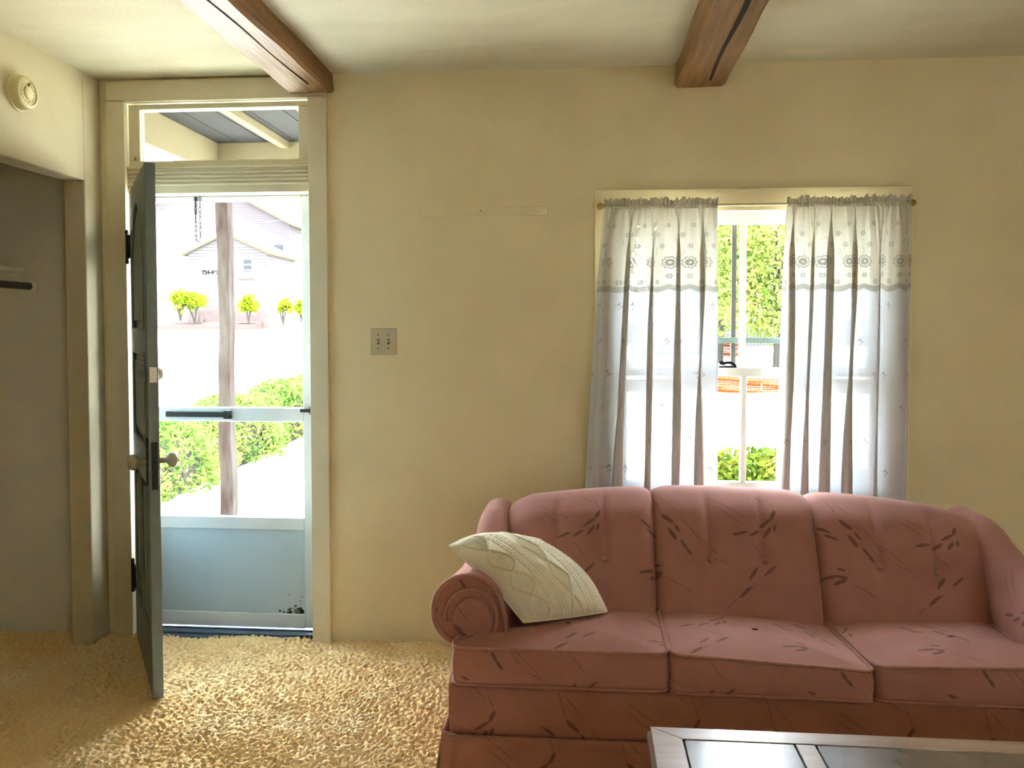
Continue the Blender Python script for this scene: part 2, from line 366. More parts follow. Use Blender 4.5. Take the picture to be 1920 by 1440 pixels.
def tag(o, label=None, cat=None, group=None, kind=None):
    if label: o['label'] = label
    if cat: o['category'] = cat
    if group: o['group'] = group
    if kind: o['kind'] = kind
    return o
def struct(o, label=None, cat=None): return tag(o, label, cat, kind='structure')
def root(name, label, cat, loc=(0, 0, 0), rz=0, group=None, kind=None): return tag(empty(name, loc, rz), label, cat, group, kind)

# ------------------------------------------------------------------ room shell
H = 2.556; XL = -2.19; XR = 2.95; YR = -6.0
DX0, DX1, DZ = -2.145, -1.145, 2.535          # rough door opening
WX0, WX1, WZ0, WZ1 = .14, 1.275, .70, 1.945   # rough window opening
w = MB()
for b in ((-3.1, DX0, -.05, 3), (DX0, DX1, DZ, 3), (DX0, DX1, -.3, -.02), (DX1, WX0, -.3, 3), (WX0, WX1, -.3, WZ0), (WX0, WX1, WZ1, 3), (WX1, XR+.15, -.3, 3)):
    w.box(b[0], b[1], 0, .16, b[2], b[3])
struct(w.build('wall_back', M['wall']), 'cream plastered wall holding the doorway and the curtained window', 'wall')
w = MB()
CY0, CY1, CZ = -1.55, -.132, 2.083            # closet opening in the left wall
w.box(XL-.10, XL, CY1, 0, -.05, H+.1).box(XL-.10, XL, CY0, CY1, CZ, H+.1).box(XL-.10, XL, YR, CY0, -.05, H+.1)
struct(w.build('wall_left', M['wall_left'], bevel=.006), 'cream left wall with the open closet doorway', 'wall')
w = MB().box(-3.0, -2.95, -1.75, 0, -.05, H).box(-2.95, XL-.1, -1.80, -1.75, -.05, H).box(-2.95, XL-.10, -.012, 0, -.05, H)
struct(w.build('wall_closet', M['closet']), 'dim grey-brown walls inside the closet', 'wall')
struct(MB().box(XR, XR+.15, YR, 0, -.05, H+.1).build('wall_right', M['wall']), 'cream wall on the right side of the room', 'wall')
w = MB()
FILL_GAP = [(2.55, 2.80)]  # unseen rear opening, added to let in fill light
xs = [XL-.1, FILL_GAP[0][0], FILL_GAP[0][1], XR+.15]
for i in range(3):
    if i == 1: w.box(xs[i], xs[i+1], YR-.15, YR, -.05, .95).box(xs[i], xs[i+1], YR-.15, YR, 1.95, H+.1)
    else: w.box(xs[i], xs[i+1], YR-.15, YR, -.05, H+.1)
struct(w.build('wall_rear', M['wall']), 'cream wall behind the photographer with one small opening added for fill light', 'wall')
struct(MB().box(-3.1, XR+.15, YR-1.3, .16, H, H+.12).build('ceiling', M['ceiling']), 'mottled cream plaster ceiling between the beams', 'ceiling')  # runs past the rear wall as an unseen overhang to shade its opening

# carpet: fine pile where it shows, plain beyond
def band_noise(ny, nx, d, lam, bw=.5):
    a = RNG.standard_normal((ny, nx)); F = np.fft.rfft2(a)
    ky = np.fft.fftfreq(ny, d)[:, None]; kx = np.fft.rfftfreq(nx, d)[None]; k = np.sqrt(kx*kx + ky*ky) * lam
    F *= np.exp(-((np.log(np.maximum(k, 1e-6))) / bw) ** 2); r = np.fft.irfft2(F, s=(ny, nx)); return r / r.std()
d = .0062; gx = np.arange(-3.05, .05, d); gy = np.arange(-2.0, .02, d)
X, Y = np.meshgrid(gx, gy); ny, nx = X.shape
tuft = band_noise(ny, nx, d, .026, .45); fine = band_noise(ny, nx, d, .015, .4); big = band_noise(ny, nx, d, .35, .6)
Z = .014 - .0075 * np.clip(-tuft - .25, 0, 2) + .0022 * tuft + .0022 * fine + .0045 * big
v = np.stack([X, Y, Z], -1).reshape(-1, 3).tolist(); f = []
I = (np.arange(ny-1)[:, None] * nx + np.arange(nx-1)[None]).ravel()
f = np.stack([I, I+1, I+nx+1, I+nx], -1).tolist()
n0 = len(v)
v += [(-3.1, YR, .004), (XR+.1, YR, .004), (XR+.1, -2.0, .004), (-3.1, -2.0, .004), (.04, -2.0, .004), (.04, 0, .004), (XR+.1, 0, .004)]
f += [(n0, n0+1, n0+2, n0+3), (n0+4, n0+2, n0+6, n0+5)]
struct(mesh('floor', v, f, M['carpet'], smooth=True), 'tan shag carpet covering the whole floor', 'carpet')
struct(MB().box(-3.1, XR+.15, YR-.15, .16, -.3, -.06).build('floor_slab', M['porch_floor']), 'floor slab under the carpet', 'floor')

# ------------------------------------------------------------------ ceiling beams
def beam(x0, x1, z, crack, label):
    r = root('ceiling_beam', label, 'beam', ((x0+x1)/2, -2.9, z), group='rough oak ceiling beams')
    hw = (x1-x0)/2; ys = np.linspace(-3.05, 2.895, 60); rows = []
    for i, y in enumerate(ys):
        j = lambda s: .0045 * math.sin(y*3.1+s) + .003 * math.sin(y*9.7+s*2)
        rows.append([(-hw+j(0), y, .11), (-hw+j(1), y, .012+j(2)*.4), (-hw+.014+j(1), y, j(3)*.5), (0, y, j(4)*.3), (hw-.014+j(5), y, j(6)*.5), (hw+j(5), y, .012+j(2)*.4), (hw+j(7), y, .11)])
    P = np.array(rows); b = grid('timber', P, M['beam'], r, smooth=False)
    me = MB().add([tuple(p) for p in P[0]], [tuple(range(7))]).add([tuple(p) for p in P[-1]], [tuple(range(6, -1, -1))]); me.build('end_grain', M['beam'], r)
    for (c0, c1, a0, a1, wd) in crack:
        pts = []; n = 22
        for k in range(n+1):
            t = k/n; y = a0+(a1-a0)*t; pts.append((c0+(c1-c0)*t+.004*math.sin(y*7), y))
        L = [(p[0]-wd*math.sin(math.pi*i/n)**.6, p[1], -.0035) for i, p in enumerate(pts)]; R = [(p[0]+wd*math.sin(math.pi*i/n)**.6, p[1], -.0035) for i, p in enumerate(pts)]
        L2 = [(p[0]-wd, p[1], .004) for p in pts]; R2 = [(p[0]+wd, p[1], .004) for p in pts]
        nn = n+1; vv = L+R+L2+R2
        ff = [(i, i+1, nn+i+1, nn+i) for i in range(n)] + [(i, 2*nn+i, 2*nn+i+1, i+1) for i in range(n)] + [(nn+i, nn+i+1, 3*nn+i+1, 3*nn+i) for i in range(n)]
        mesh('drying_crack', vv, ff, M['crack'], r)
    return r
beam(-1.302, -1.108, 2.470, [(-.02, .035, .3, 2.75, .003), (-.05, -.02, -1.2, .3, .002)], 'rough brown oak beam ending above the open front door')
beam(.388, .590, 2.458, [(.005, .028, .9, 2.8, .009)], 'rough brown oak beam with a wide drying crack above the window')

# ------------------------------------------------------------------ doorway trim
t = struct(root('trim_1', 'cream painted casing and jambs around the front doorway', 'door casing', (-1.645, 0, 0)))
def part(name, b, m, parent, bevel=.003):
    o = box(name, b, m, None, bevel); o.parent = parent; o.matrix_parent_inverse = Matrix.Translation(-Vector(parent.location)); return o
def relpar(o, parent):
    o.parent = parent; o.matrix_parent_inverse = parent.matrix_basis.inverted() if parent.parent is None else (parent.parent.matrix_basis @ parent.matrix_basis).inverted(); return o
part('casing_board', (-2.155, -2.066, -.022, .0, .0, 2.462), M['trim'], t)
part('casing_board', (-1.218, -1.134, -.022, .0, .0, 2.462), M['trim'], t)
part('casing_board', (-2.155, -1.134, -.022, .0, 2.452, 2.545), M['trim'], t)
part('jamb', (-2.15, -2.075, 0, .17, -.02, 2.46), M['trim'], t)
part('jamb', (-1.211, -1.14, 0, .17, -.02, 2.46), M['trim'], t)
part('head_jamb', (-2.075, -1.211, 0, .17, 2.452, 2.54), M['trim'], t)
part('stop_strip', (-2.075, -2.052, .05, .075, 0, 2.04), M['trim'], t)
part('stop_strip', (-1.234, -1.211, .05, .075, 0, 2.04), M['trim'], t)
# reeded transom bar
m_ = MB().box(-2.075, -1.211, .012, .15, 2.045, 2.165)
for k in range(4): m_.tube([(-2.075, .012, 2.085+k*.018), (-1.211, .012, 2.085+k*.018)], .007, 8)
relpar(m_.build('transom_bar', M['trim']), t)
part('transom_sill', (-2.075, -1.211, -.004, .05, 2.158, 2.168), M['trim'], t, .002)
o = part('threshold', (-2.075, -1.211, .0, .19, -.03, .012), M['thresh'], t, .004)
relpar(MB().box(-2.075, -1.211, .03, .05, .010, .022).box(-2.075, -1.211, .10, .12, .010, .020).build('threshold_ridge', M['thresh'], bevel=.003), t)
relpar(MB().box(-1.235, -1.211, -.004, .05, .0, .03).build('corner_block', M['iron'], bevel=.002), t)

# transom window
t = struct(root('window_2', 'narrow transom window above the front door', 'window', (-1.643, .03, 2.17)))
for b in ((-2.066, -1.218, .012, .05, 2.424, 2.447), (-2.066, -1.218, .012, .05, 2.17, 2.192), (-2.066, -2.012, .012, .05, 2.192, 2.424), (-1.272, -1.218, .012, .05, 2.192, 2.424)):
    part('sash_frame', b, M['trim'], t, .003)
part('glass_pane', (-2.012, -1.272, .036, .039, 2.192, 2.424), M['dimmed_glass'], t, 0)
part('latch', (-2.036, -2.024, .004, .014, 2.195, 2.212), M['brass'], t, .003)

# ------------------------------------------------------------------ screen (storm) door
t = struct(root('door_2', 'closed white metal storm door with two panes and a kick panel', 'door', (-1.645, .11, .02)))
sx0, sx1 = -2.05, -1.256
part('stile', (sx0, sx0+.04, .10, .13, .03, 2.045), M['alu'], t, .004)
part('stile', (sx1-.038, sx1, .10, .13, .03, 2.045), M['alu'], t, .004)
part('top_rail', (sx0+.04, sx1-.038, .10, .13, 2.020, 2.045), M['alu'], t, .004)
part('middle_rail', (sx0+.04, sx1-.038, .098, .132, .998, 1.064), M['alu'], t, .005)
part('lock_rail', (sx0+.04, sx1-.038, .10, .13, .490, .549), M['alu'], t, .004)
part('kick_panel', (sx0+.04, sx1-.038, .108, .124, .092, .490), M['alu_panel'], t, .002)
part('bottom_rail', (sx0+.04, sx1-.038, .10, .13, .026, .094), M['alu'], t, .004)
part('glass_pane', (sx0+.04, sx1-.038, .115, .118, 1.064, 2.020), M['glass'], t, 0)
part('glass_pane', (sx0+.04, sx1-.038, .115, .118, .549, .998), M['glass'], t, 0)
part('frame_strip', (sx1+.002, -1.222, .085, .135, .0, 2.06), M['alu'], t, .003)
part('frame_strip', (-2.074, sx0-.002, .085, .135, .0, 2.06), M['alu'], t, .003)
part('frame_strip', (-2.074, -1.222, .085, .135, 2.048, 2.066), M['alu'], t, .003)
m_ = MB().box(-1.95, -1.66, .082, .097, 1.018, 1.044); relpar(m_.build('push_bar', M['iron'], bevel=.004), t)
m_ = MB().box(-1.668, -1.632, .078, .098, 1.012, 1.050).lathe([(.012, .066), (.014, .07), (.014, .08)], 'y', (-1.65, 0, 1.031), 12); relpar(m_.build('latch_handle', M['iron'], bevel=.003), t)
m_ = MB().box(-1.305, -1.25, .088, .10, 1.045, 1.060).box(-1.256, -1.248, .080, .10, 1.035, 1.072); relpar(m_.build('strike_latch', M['iron'], bevel=.002), t)
# rust and grime low on the kick panel
dm = MB()
for k in range(70):
    a = random.random(); x = -1.305 - abs(random.gauss(0, .05)); z = .096 + abs(random.gauss(0, .012)) * (1 if k < 55 else 3); r_ = random.uniform(.0015, .0055)
    dm.add([(x+r_*math.cos(q)*1.5, .1074, z+r_*math.sin(q)) for q in np.linspace(0, 2*math.pi, 7)[:-1]], [(0, 1, 2, 3, 4, 5)])
tag(relpar(dm.build('grime', M['dirt']), t), kind='stuff')

# chain and spring hanging from the storm door head
t = root('door_chain', 'small spring and loop of steel chain hanging inside the storm door head', 'chain', (-1.777, .092, 2.04))
def link_pts(c, L, wd, rot, n=14):
    out = []
    for k in range(n):
        a = 2*math.pi*k/n; u = wd*math.cos(a); z = (L-wd)*(1 if math.sin(a) > 0 else -1)*(1 if abs(math.sin(a)) > .05 else 0) + wd*math.sin(a)
        out.append((c[0]+u*math.cos(rot), c[1]+u*math.sin(rot), c[2]+z))
    return out
sp_ = [(-.016+.0075*math.cos(a), .0075*math.sin(a), .0-.0021*a/ (2*math.pi) * 3.2) for a in np.linspace(0, 2*math.pi*12, 150)]
MB().tube(sp_, .0016, 5).build('spring', M['steel'], t, smooth=True)
MB().tube([(-.016, 0, .0), (-.016, 0, -.118)], .003, 6).build('spring_rod', M['steel'], t)
for k in range(4): MB().tube(link_pts((-.016+.001*(k % 2), 0, -.125-.021*k), .0125, .0042, .2+1.3*(k % 2)), .0014, 5, closed=True).build('chain_link', M['steel'], t, smooth=True)
for k in range(8): MB().tube(link_pts((.006, 0, -.012-.0235*k), .0135, .0042, .3+1.3*(k % 2)), .0014, 5, closed=True).build('chain_link', M['steel'], t, smooth=True)
MB().tube([(-.016, 0, -.195), (-.008, 0, -.203), (.004, 0, -.206), (.007, 0, -.196)], .0016, 5).build('end_hook', M['steel'], t)

# ------------------------------------------------------------------ open wooden door
DW, DT, Z0, Z1 = .772, .038, .028, 2.045
t = struct(root('door_1', 'dark slate painted panel door standing open into the room', 'door', (-2.044, -.032, 0), -math.radians(56.5)))
def lp(o): o.parent = t; return o
def arch(x0, x1, zs, zp, n=14): return [(x0+(x1-x0)*k/n, zs+(zp-zs)*math.sin(math.pi*k/n)) for k in range(n+1)]
S = .105
lp(MB().box(0, S, 0, DT, Z0, Z1).build('stile', M['door'], bevel=.002)); lp(MB().box(DW-S, DW, 0, DT, Z0, Z1).build('stile', M['door'], bevel=.002))
for z0, z1 in ((Z0, .25), (.83, .97), (1.33, 1.43)): lp(MB().box(S, DW-S, 0, DT, z0, z1).build('rail', M['door'], bevel=.002))
a_ = arch(S, DW-S, 1.74, 1.95); lp(MB().prism([(S, Z1)] + a_ + [(DW-S, Z1)], 0, DT).build('arched_rail', M['door']))
def panel(z0, z1, x0, x1, top=None):
    pts = [(x0, z0), (x1, z0)] + ([(x1, z1), (x0, z1)] if top is None else list(reversed(arch(x0, x1, z1, top))))
    lp(MB().prism(pts, .012, .026).build('panel', M['door']))
    q = .035; ins = [(x0+q, z0+q), (x1-q, z0+q)] + ([(x1-q, z1-q), (x0+q, z1-q)] if top is None else list(reversed(arch(x0+q, x1-q, z1-q*.4, top-q))))
    lp(MB().prism(ins, .003, .034).build('raised_field', M['door'], bevel=.004))
    ring = [(p[0], .004, p[1]) for p in pts]; lp(MB().tube(ring, .008, 6, closed=True).build('moulding', M['door'], smooth=True))
mid = DW/2; lp(MB().box(mid-.05, mid+.05, 0, DT, .25, .83).build('mullion', M['door'], bevel=.002))
panel(.25, .83, S, mid-.05); panel(.25, .83, mid+.05, DW-S); panel(.97, 1.33, S, DW-S); panel(1.43, 1.74, S, DW-S, 1.95)
kz = .925; kx = DW-.065
prof = [(.004, 0), (.011, 0), (.011, -.022), (.012, -.03), (.024, -.036), (.031, -.046), (.031, -.056), (.024, -.066), (.006, -.070)]
kn = lp(MB().lathe(prof, 'y', (kx, 0, kz), 20).build('door_knob', M['knob'], smooth=True))
kn = lp(MB().lathe([(r_, DT-h_) for r_, h_ in prof], 'y', (kx, 0, kz), 20).build('door_knob', M['knob'], smooth=True))
lp(MB().box(kx-.022, kx+.022, -.004, 0, kz-.09, kz+.09).build('escutcheon', M['iron'], bevel=.002)); lp(MB().box(kx-.022, kx+.022, DT, DT+.004, kz-.09, kz+.09).build('escutcheon', M['iron'], bevel=.002))
lp(MB().box(DW, DW+.002, .008, .030, kz-.10, kz+.08).build('lock_face', M['iron'])); lp(MB().box(DW, DW+.010, .012, .026, kz-.01, kz+.012).build('latch_bolt', M['iron'], bevel=.003))
o = lp(MB().box(DW, DW+.003, .006, .032, 1.228, 1.287).build('deadbolt_plate', M['satin'], bevel=.001)); o['label'] = 'satin metal deadbolt plate'
lp(MB().lathe([(.027, DT), (.027, DT+.008), (.021, DT+.020), (.004, DT+.021)], 'y', (kx, 0, 1.258), 18).build('deadbolt_cylinder', M['satin'])); lp(MB().lathe([(.024, 0), (.024, -.006), (.006, -.008)], 'y', (kx, 0, 1.258), 18).box(kx-.004, kx+.004, -.022, -.006, 1.244, 1.272).build('deadbolt_turn', M['door']))
for hz in (1.80, .30):
    h = MB().tube([(-.012, -.010, hz-.062), (-.012, -.010, hz+.062)], .0075, 10)
    h.box(-.012, .040, -.006, -.001, hz-.052, hz+.052)
    h = lp(h.build('hinge', M['iron'], smooth=False)); MB().lathe([(.003, -.078), (.008, -.074), (.008, -.062), (.0045, -.060), (.0045, .060), (.008, .062), (.008, .074), (.003, .078)], 'z', (-.012, -.010, hz), 10).build('hinge_pin', M['iron'], h)

# ------------------------------------------------------------------ window
t = struct(root('window_1', 'white double-hung window with a centre muntin in each sash', 'window', (.7085, 0, .68)))
for b in ((.046, .146, -.018, 0, .66, 1.935), (1.270, 1.371, -.018, 0, .66, 1.935), (.046, 1.371, -.018, 0, 1.932, 2.028)): part('casing_board', b, M['wall'], t, .003)
part('stool', (.02, 1.40, -.05, .03, .655, .685), M['trim_white'], t, .005)
part('jamb', (.128, .146, 0, .16, .68, 1.945), M['trim_white'], t); part('jamb', (1.268, 1.287, 0, .16, .68, 1.945), M['trim_white'], t); part('head_jamb', (.146, 1.268, 0, .16, 1.935, 1.955), M['trim_white'], t)
part('outer_sill', (.14, 1.275, .03, .22, .66, .70), M['trim_white'], t)
def sash(y0, y1, z0, z1, top, bot):
    part('sash_rail', (.146, 1.268, y0, y1, z1-top, z1), M['trim_white'], t); part('sash_rail', (.146, 1.268, y0, y1, z0, z0+bot), M['trim_white'], t)
    part('sash_stile', (.146, .190, y0, y1, z0+bot, z1-top), M['trim_white'], t); part('sash_stile', (1.224, 1.268, y0, y1, z0+bot, z1-top), M['trim_white'], t)
    cx = .692; part('muntin', (cx-.012, cx+.012, y0, y1, z0+bot, z1-top), M['trim_white'], t)
    part('glass_pane', (.190, cx-.012, (y0+y1)/2, (y0+y1)/2+.003, z0+bot, z1-top), M['glass'], t, 0); part('glass_pane', (cx+.012, 1.224, (y0+y1)/2, (y0+y1)/2+.003, z0+bot, z1-top), M['glass'], t, 0)
sash(.055, .088, 1.225, 1.940, .055, .035)      # upper sash
sash(.016, .052, .690, 1.262, .038, .075)       # lower sash
# storm sash outside
part('storm_bar', (.655, .676, .13, .145, 1.23, 1.93), M['storm_dark'], t, .002)
part('storm_rail', (.146, 1.268, .128, .148, 1.366, 1.392), M['storm'], t, .002)
part('storm_rail', (.146, 1.268, .128, .148, .705, .745), M['storm'], t, .002)
m_ = MB().box(.588, .662, .020, .050, 1.262, 1.269).tube([(.602, .034, 1.276), (.620, .030, 1.284), (.642, .028, 1.282), (.660, .03, 1.270)], [.006, .0065, .006, .005], 8).lathe([(.002, -.010), (.009, -.006), (.011, 0), (.009, .006), (.002, .010)], 'z', (.599, .032, 1.283), 12)
o = relpar(m_.build('sash_lock', M['lock'], smooth=True), t); o['label'] = 'dark metal sash lock'

# ------------------------------------------------------------------ curtain rod and curtains
ROD_Y, ROD_Z = -.062, 1.950
t = root('curtain_rod', 'thin cream curtain rod with small brass ball finials above the window', 'curtain rod', (.71, ROD_Y, ROD_Z))
MB().tube([(-.615, 0, 0), (.615, 0, .001)], .0055, 10).build('rod', M['plastic'], t, smooth=True)
for s in (-1, 1):
    MB().lathe([(.003, s*.615), (.009, s*.618), (.009, s*.622), (.005, s*.626), (.011, s*.632), (.0145, s*.641), (.011, s*.650), (.003, s*.655)], 'x', (0, 0, 0), 14).build('finial', M['brass'], t, smooth=True)
    MB().tube([(s*.605, 0, 0), (s*.607, .02, -.004), (s*.607, .043, -.004)], .004, 8).box(s*.607-.008, s*.607+.008, .041, .044, -.022, .014).build('bracket', M['brass'], t)

def curtain(label, xt0, xt1, xb0, xb1, folds, seed):
    r = root('sheer_curtain', label, 'curtain', ((xt0+xt1)/2, ROD_Y, ROD_Z), group='pair of sheer window curtains')
    rg = np.random.default_rng(seed); n = 560; tt = np.linspace(0, 1, n)
    # irregular fold phase
    ph = np.cumsum(np.interp(tt, np.linspace(0, 1, 12), rg.uniform(.55, 1.5, 12))); ph = ph/ph[-1]*2*math.pi*folds + rg.uniform(0, 3)
    amp = np.interp(tt, np.linspace(0, 1, 14), rg.uniform(.55, 1.25, 14)); ph2 = tt*2*math.pi*folds*2.3+rg.uniform(0, 6)
    arc = tt * (xt1-xt0) * 2.0 + seed * .37
    def row(z, sc=0):
        k = (ROD_Z - z) / 1.3; k_ = np.clip(k, 0, 1)
        x0 = xt0+(xb0-xt0)*k_**.8; x1 = xt1+(xb1-xt1)*np.clip(k_*1.1-.1, 0, 1)**1.0
        W = (x1-x0); a = W/(2*math.pi*folds) * np.interp(k_, [0, .04, .15, 1], [.15, .8, 1.9, 2.7])
        e = np.clip(np.minimum(tt, 1-tt)*18, 0, 1)
        g = np.interp(k_, [0, .12, .3], [1, .45, .0])
        wob = .25*np.sin(z*3.1+tt*21)+.18*np.sin(z*6.3+tt*37)
        x = x0 + W*tt + (a*amp*np.sin(ph+wob)*e) + g*.0022*np.sin(ph2*3)
        y = -.004 + np.interp(k_, [0, .05, .25, 1], [.004, .012, .024, .034])*amp*np.cos(ph+wob) + g*.006*np.cos(ph2*1.7)
        return x - (xt0+xt1)/2, y, z - ROD_Z
    scal = 1.600 + .0 - .016*np.abs(np.cos(arc*math.pi/.085))
    def sheet(name, zt, zb, rows, m, off=0):
        P = np.zeros((rows+1, n, 3)); UV = np.zeros((rows+1, n, 2))
        for i in range(rows+1):
            z = zt + (zb-zt)*i/rows if np.isscalar(zb) and np.isscalar(zt) else np.asarray(zt) + (np.asarray(zb)-np.asarray(zt))*i/rows
            zz = np.asarray(z) + np.zeros(n); x, y, dz = row(zz); P[i, :, 0] = x; P[i, :, 1] = y+off; P[i, :, 2] = dz; UV[i, :, 0] = arc; UV[i, :, 1] = zz
        return grid(name, P, m, r, UV)
    sheet('lace_border', ROD_Z-.008, scal, 34, M['lace'])
    sheet('sheer_panel', scal, .60, 44, M['sheer'])
    # rod pocket and ruffled heading: tight gathers round the rod
    g = 16; P = np.zeros((g+1, n, 3)); UV = np.zeros((g+1, n, 2)); W = xt1-xt0
    rs = rg.uniform(.6, 1.4, n//7+2); ru = np.interp(np.arange(n), np.arange(len(rs))*7, rs)
    for i in range(g+1):
        s = i/g
        zz = ROD_Z-.012 + s*.024 if s < .6 else ROD_Z+.0024 + (s-.6)/.4*.026*ru
        rad = .0105*math.sqrt(max(0, 1-((s-.3)/.32)**2)) if s < .6 else .002+.010*(s-.6)/.4
        gath = np.sin(tt*2*math.pi*folds*6.5+np.sin(tt*31)*2)
        P[i, :, 0] = xt0+W*tt-(xt0+xt1)/2 + .0018*np.cos(tt*2*math.pi*folds*6.5+1); P[i, :, 1] = -rad*(1+.28*gath) - (.004*gath if s > .6 else 0); P[i, :, 2] = zz-ROD_Z
        UV[i, :, 0] = arc; UV[i, :, 1] = 1.93
    grid('ruffled_heading', P, M['lace'], r, UV)
    return r
curtain('sheer white curtain with embroidered border, left of the window gap', .085, .562, .005, .575, 5.0, 3)
curtain('sheer white curtain with embroidered border, right of the window gap', .842, 1.345, .812, 1.335, 5.5, 8)

# ------------------------------------------------------------------ small things on the walls
t = root('light_switch', 'two-gang cream toggle switch plate on the wall beside the door', 'light switch', (-.887, 0, 1.3735))
MB().box(-.059, .059, -.007, 0, -.059, .059).build('cover_plate', M['switch'], t, bevel=.004)
for s in (-1, 1):
    MB().box(s*.023-.0055, s*.023+.0055, -.0085, -.0065, -.012, .012).build('toggle_slot', M['switch_dark'], t)
    o = MB().box(s*.023-.004, s*.023+.004, -.022, -.006, -.004, .007).build('toggle', M['switch'], t, bevel=.0015)
    for q in (-1, 1): MB().lathe([(.0035, -.0085), (.0035, -.0065)], 'y', (s*.023, 0, q*.030), 10).build('screw', M['switch_dark'], t)
t = root('wall_strip', 'thin painted wood strip fixed flat on the wall left of the window', 'wooden strip', (-.441, 0, 1.9435))
MB().box(-.286, .286, -.009, 0, -.019, .019).build('strip', M['strip'], t, bevel=.002)
MB().lathe([(.003, -.011), (.003, -.006)], 'y', (-.01, 0, .004), 8).build('nail', M['iron'], t)
t = root('smoke_detector', 'round aged cream smoke detector on the left wall', 'smoke detector', (XL, -.552, 2.345))
MB().lathe([(.072, 0), (.072, .006), (.066, .008), (.064, .034), (.060, .041), (.048, .045), (.047, .040), (.026, .040), (.025, .046), (.018, .049), (.002, .050)], 'x', (0, 0, 0), 36).build('housing', M['plastic'], t, smooth=False)
MB().lathe([(.0075, .040), (.0075, .047), (.004, .048)], 'x', (0, .006, .032), 10).build('test_button', M['brass'], t)
vg = MB()
for k in range(16):
    a = 2*math.pi*k/16; vg.box(.040, .0425, .036*math.cos(a)-.0035, .036*math.cos(a)+.0035, .036*math.sin(a)-.0035, .036*math.sin(a)+.0035)
vg.build('vent_ribs', M['plastic'], t)
# closet
t = root('closet_shelf', 'dusty closet shelf along the closet side wall', 'shelf', (-2.75, -.8, 1.70))
MB().box(-.2, .185, -.93, .785, -.012, .010).build('board', M['closet'], t, bevel=.003); MB().box(-.2, .185, .755, .787, -.06, -.012).build('cleat', M['closet'], t, bevel=.003)
t = root('closet_rod', 'dark round hanging rod under the closet shelf', 'closet rod', (-2.53, -.8, 1.625))
MB().tube([(0, -.94, 0), (0, .786, 0)], .0165, 14).build('rod', M['rod_grey'], t, smooth=True); MB().lathe([(.030, .787), (.030, .777), (.022, .770)], 'y', (0, 0, 0), 18).build('rod_socket', M['closet'], t)

# ------------------------------------------------------------------ sofa
SX = .55
sofa = root('sofa', 'dusty rose velvet three-seat sofa with dark leaf print and rolled arms', 'sofa', (SX, -.75, 0))
def sp_par(o): return relpar(o, sofa)
def sm(a, b, x): q = np.clip((x-a)/(b-a), 0, 1); return q*q*(3-2*q)
# back in three channelled panels
zx = np.array([-.30,-.28,-.19,.014,.25,.51,.84,1.07,1.26,1.37,1.43,1.45]); zz = np.array([.735,.760,.790,.814,.832,.833,.820,.803,.778,.752,.735,.72])-.016
def back_panel(bt0, bt1, bb0, bb1, first, last):
    nu, path = 72, []
    # profile in (y, z-fraction) from seat up, over the crest, down the rear
    pr = [(-.795, .0), (-.775, .15), (-.735, .35), (-.68, .58), (-.625, .77), (-.590, .88), (-.562, .945), (-.522, .985), (-.475, 1.0), (-.43, .985), (-.395, .94), (-.375, .85), (-.365, .6), (-.36, .2), (-.36, -.6)]
    pr = np.array(pr); s_ = np.r_[0, np.cumsum(np.hypot(np.diff(pr[:, 0]), np.diff(pr[:, 1])*.4))]; sv = np.linspace(0, s_[-1], 78)
    py, pz = np.interp(sv, s_, pr[:, 0]), np.interp(sv, s_, pr[:, 1])
    for _ in range(3): py[1:-1] = (py[:-2]+2*py[1:-1]+py[2:])/4; pz[1:-1] = (pz[:-2]+2*pz[1:-1]+pz[2:])/4
    ty, tz = np.gradient(py), np.gradient(pz)*.4; L = np.hypot(ty, tz); nyv, nzv = -tz/L, ty/L
    P = np.zeros((len(sv), nu, 3)); UV = np.zeros((len(sv), nu, 2)); s = np.linspace(0, 1, nu)
    s = .5-.5*np.cos(s*math.pi)*.35 + (s-.5)*.65 if False else s
    for i in range(len(sv)):
        f = np.clip(pz[i], 0, 1); x = (bb0+(bt0-bb0)*f) + ((bb1+(bt1-bb1)*f)-(bb0+(bt0-bb0)*f))*s
        top = np.interp(x, zx, zz); z = .40 + (top-.40)*pz[i] if pz[i] > 0 else .40 + pz[i]*.4 + 0*x
        e = np.abs(2*s-1)
        bul = (.040-.018*float(np.clip((pz[i]-.85)/.1, 0, 1)))*(1-e**9) - (.010-.006*float(np.clip((pz[i]-.85)/.1, 0, 1)))*np.exp(-((1-e)/.02)**2)
        up = 1/(1+np.exp(-(pz[i]-.50)*26)) * (1 if py[i] < -.50 else 0) * float(1-sm(.86, .985, pz[i])*.85)
        for c in (1/3, 2/3): bul = bul - .021*up*np.exp(-(np.abs(s-c)/.022)**1.2) - .010*np.exp(-((s-c)/.03)**2-((pz[i]-.50)/.07)**2)*(1 if py[i] < -.5 else 0)
        rear = 1 if py[i] < -.40 else .25
        bul = bul*rear
        P[i, :, 0] = x; P[i, :, 1] = py[i] + bul*nyv[i]; P[i, :, 2] = z + bul*nzv[i]
        UV[i, :, 0] = x - .17; UV[i, :, 1] = sv[i]*1.02 - .05
    if first: P[:, 0, 1] += .02
    o = sp_par(grid('back_panel', P, M['velvet'], None, UV))
    for c in (1/3, 2/3):
        i = int(np.argmin(np.abs(pz-.50)+(py > -.5)*9)); j = int(round(c*(nu-1))); p = P[i, j]
        b = MB().lathe([(.001, -.010), (.008, -.008), (.0125, -.003), (.013, .003), (.010, .008)], 'y', (p[0], p[1]-.004, p[2]), 14).build('button', M['piping'], None, smooth=True); b.parent = o
    return o
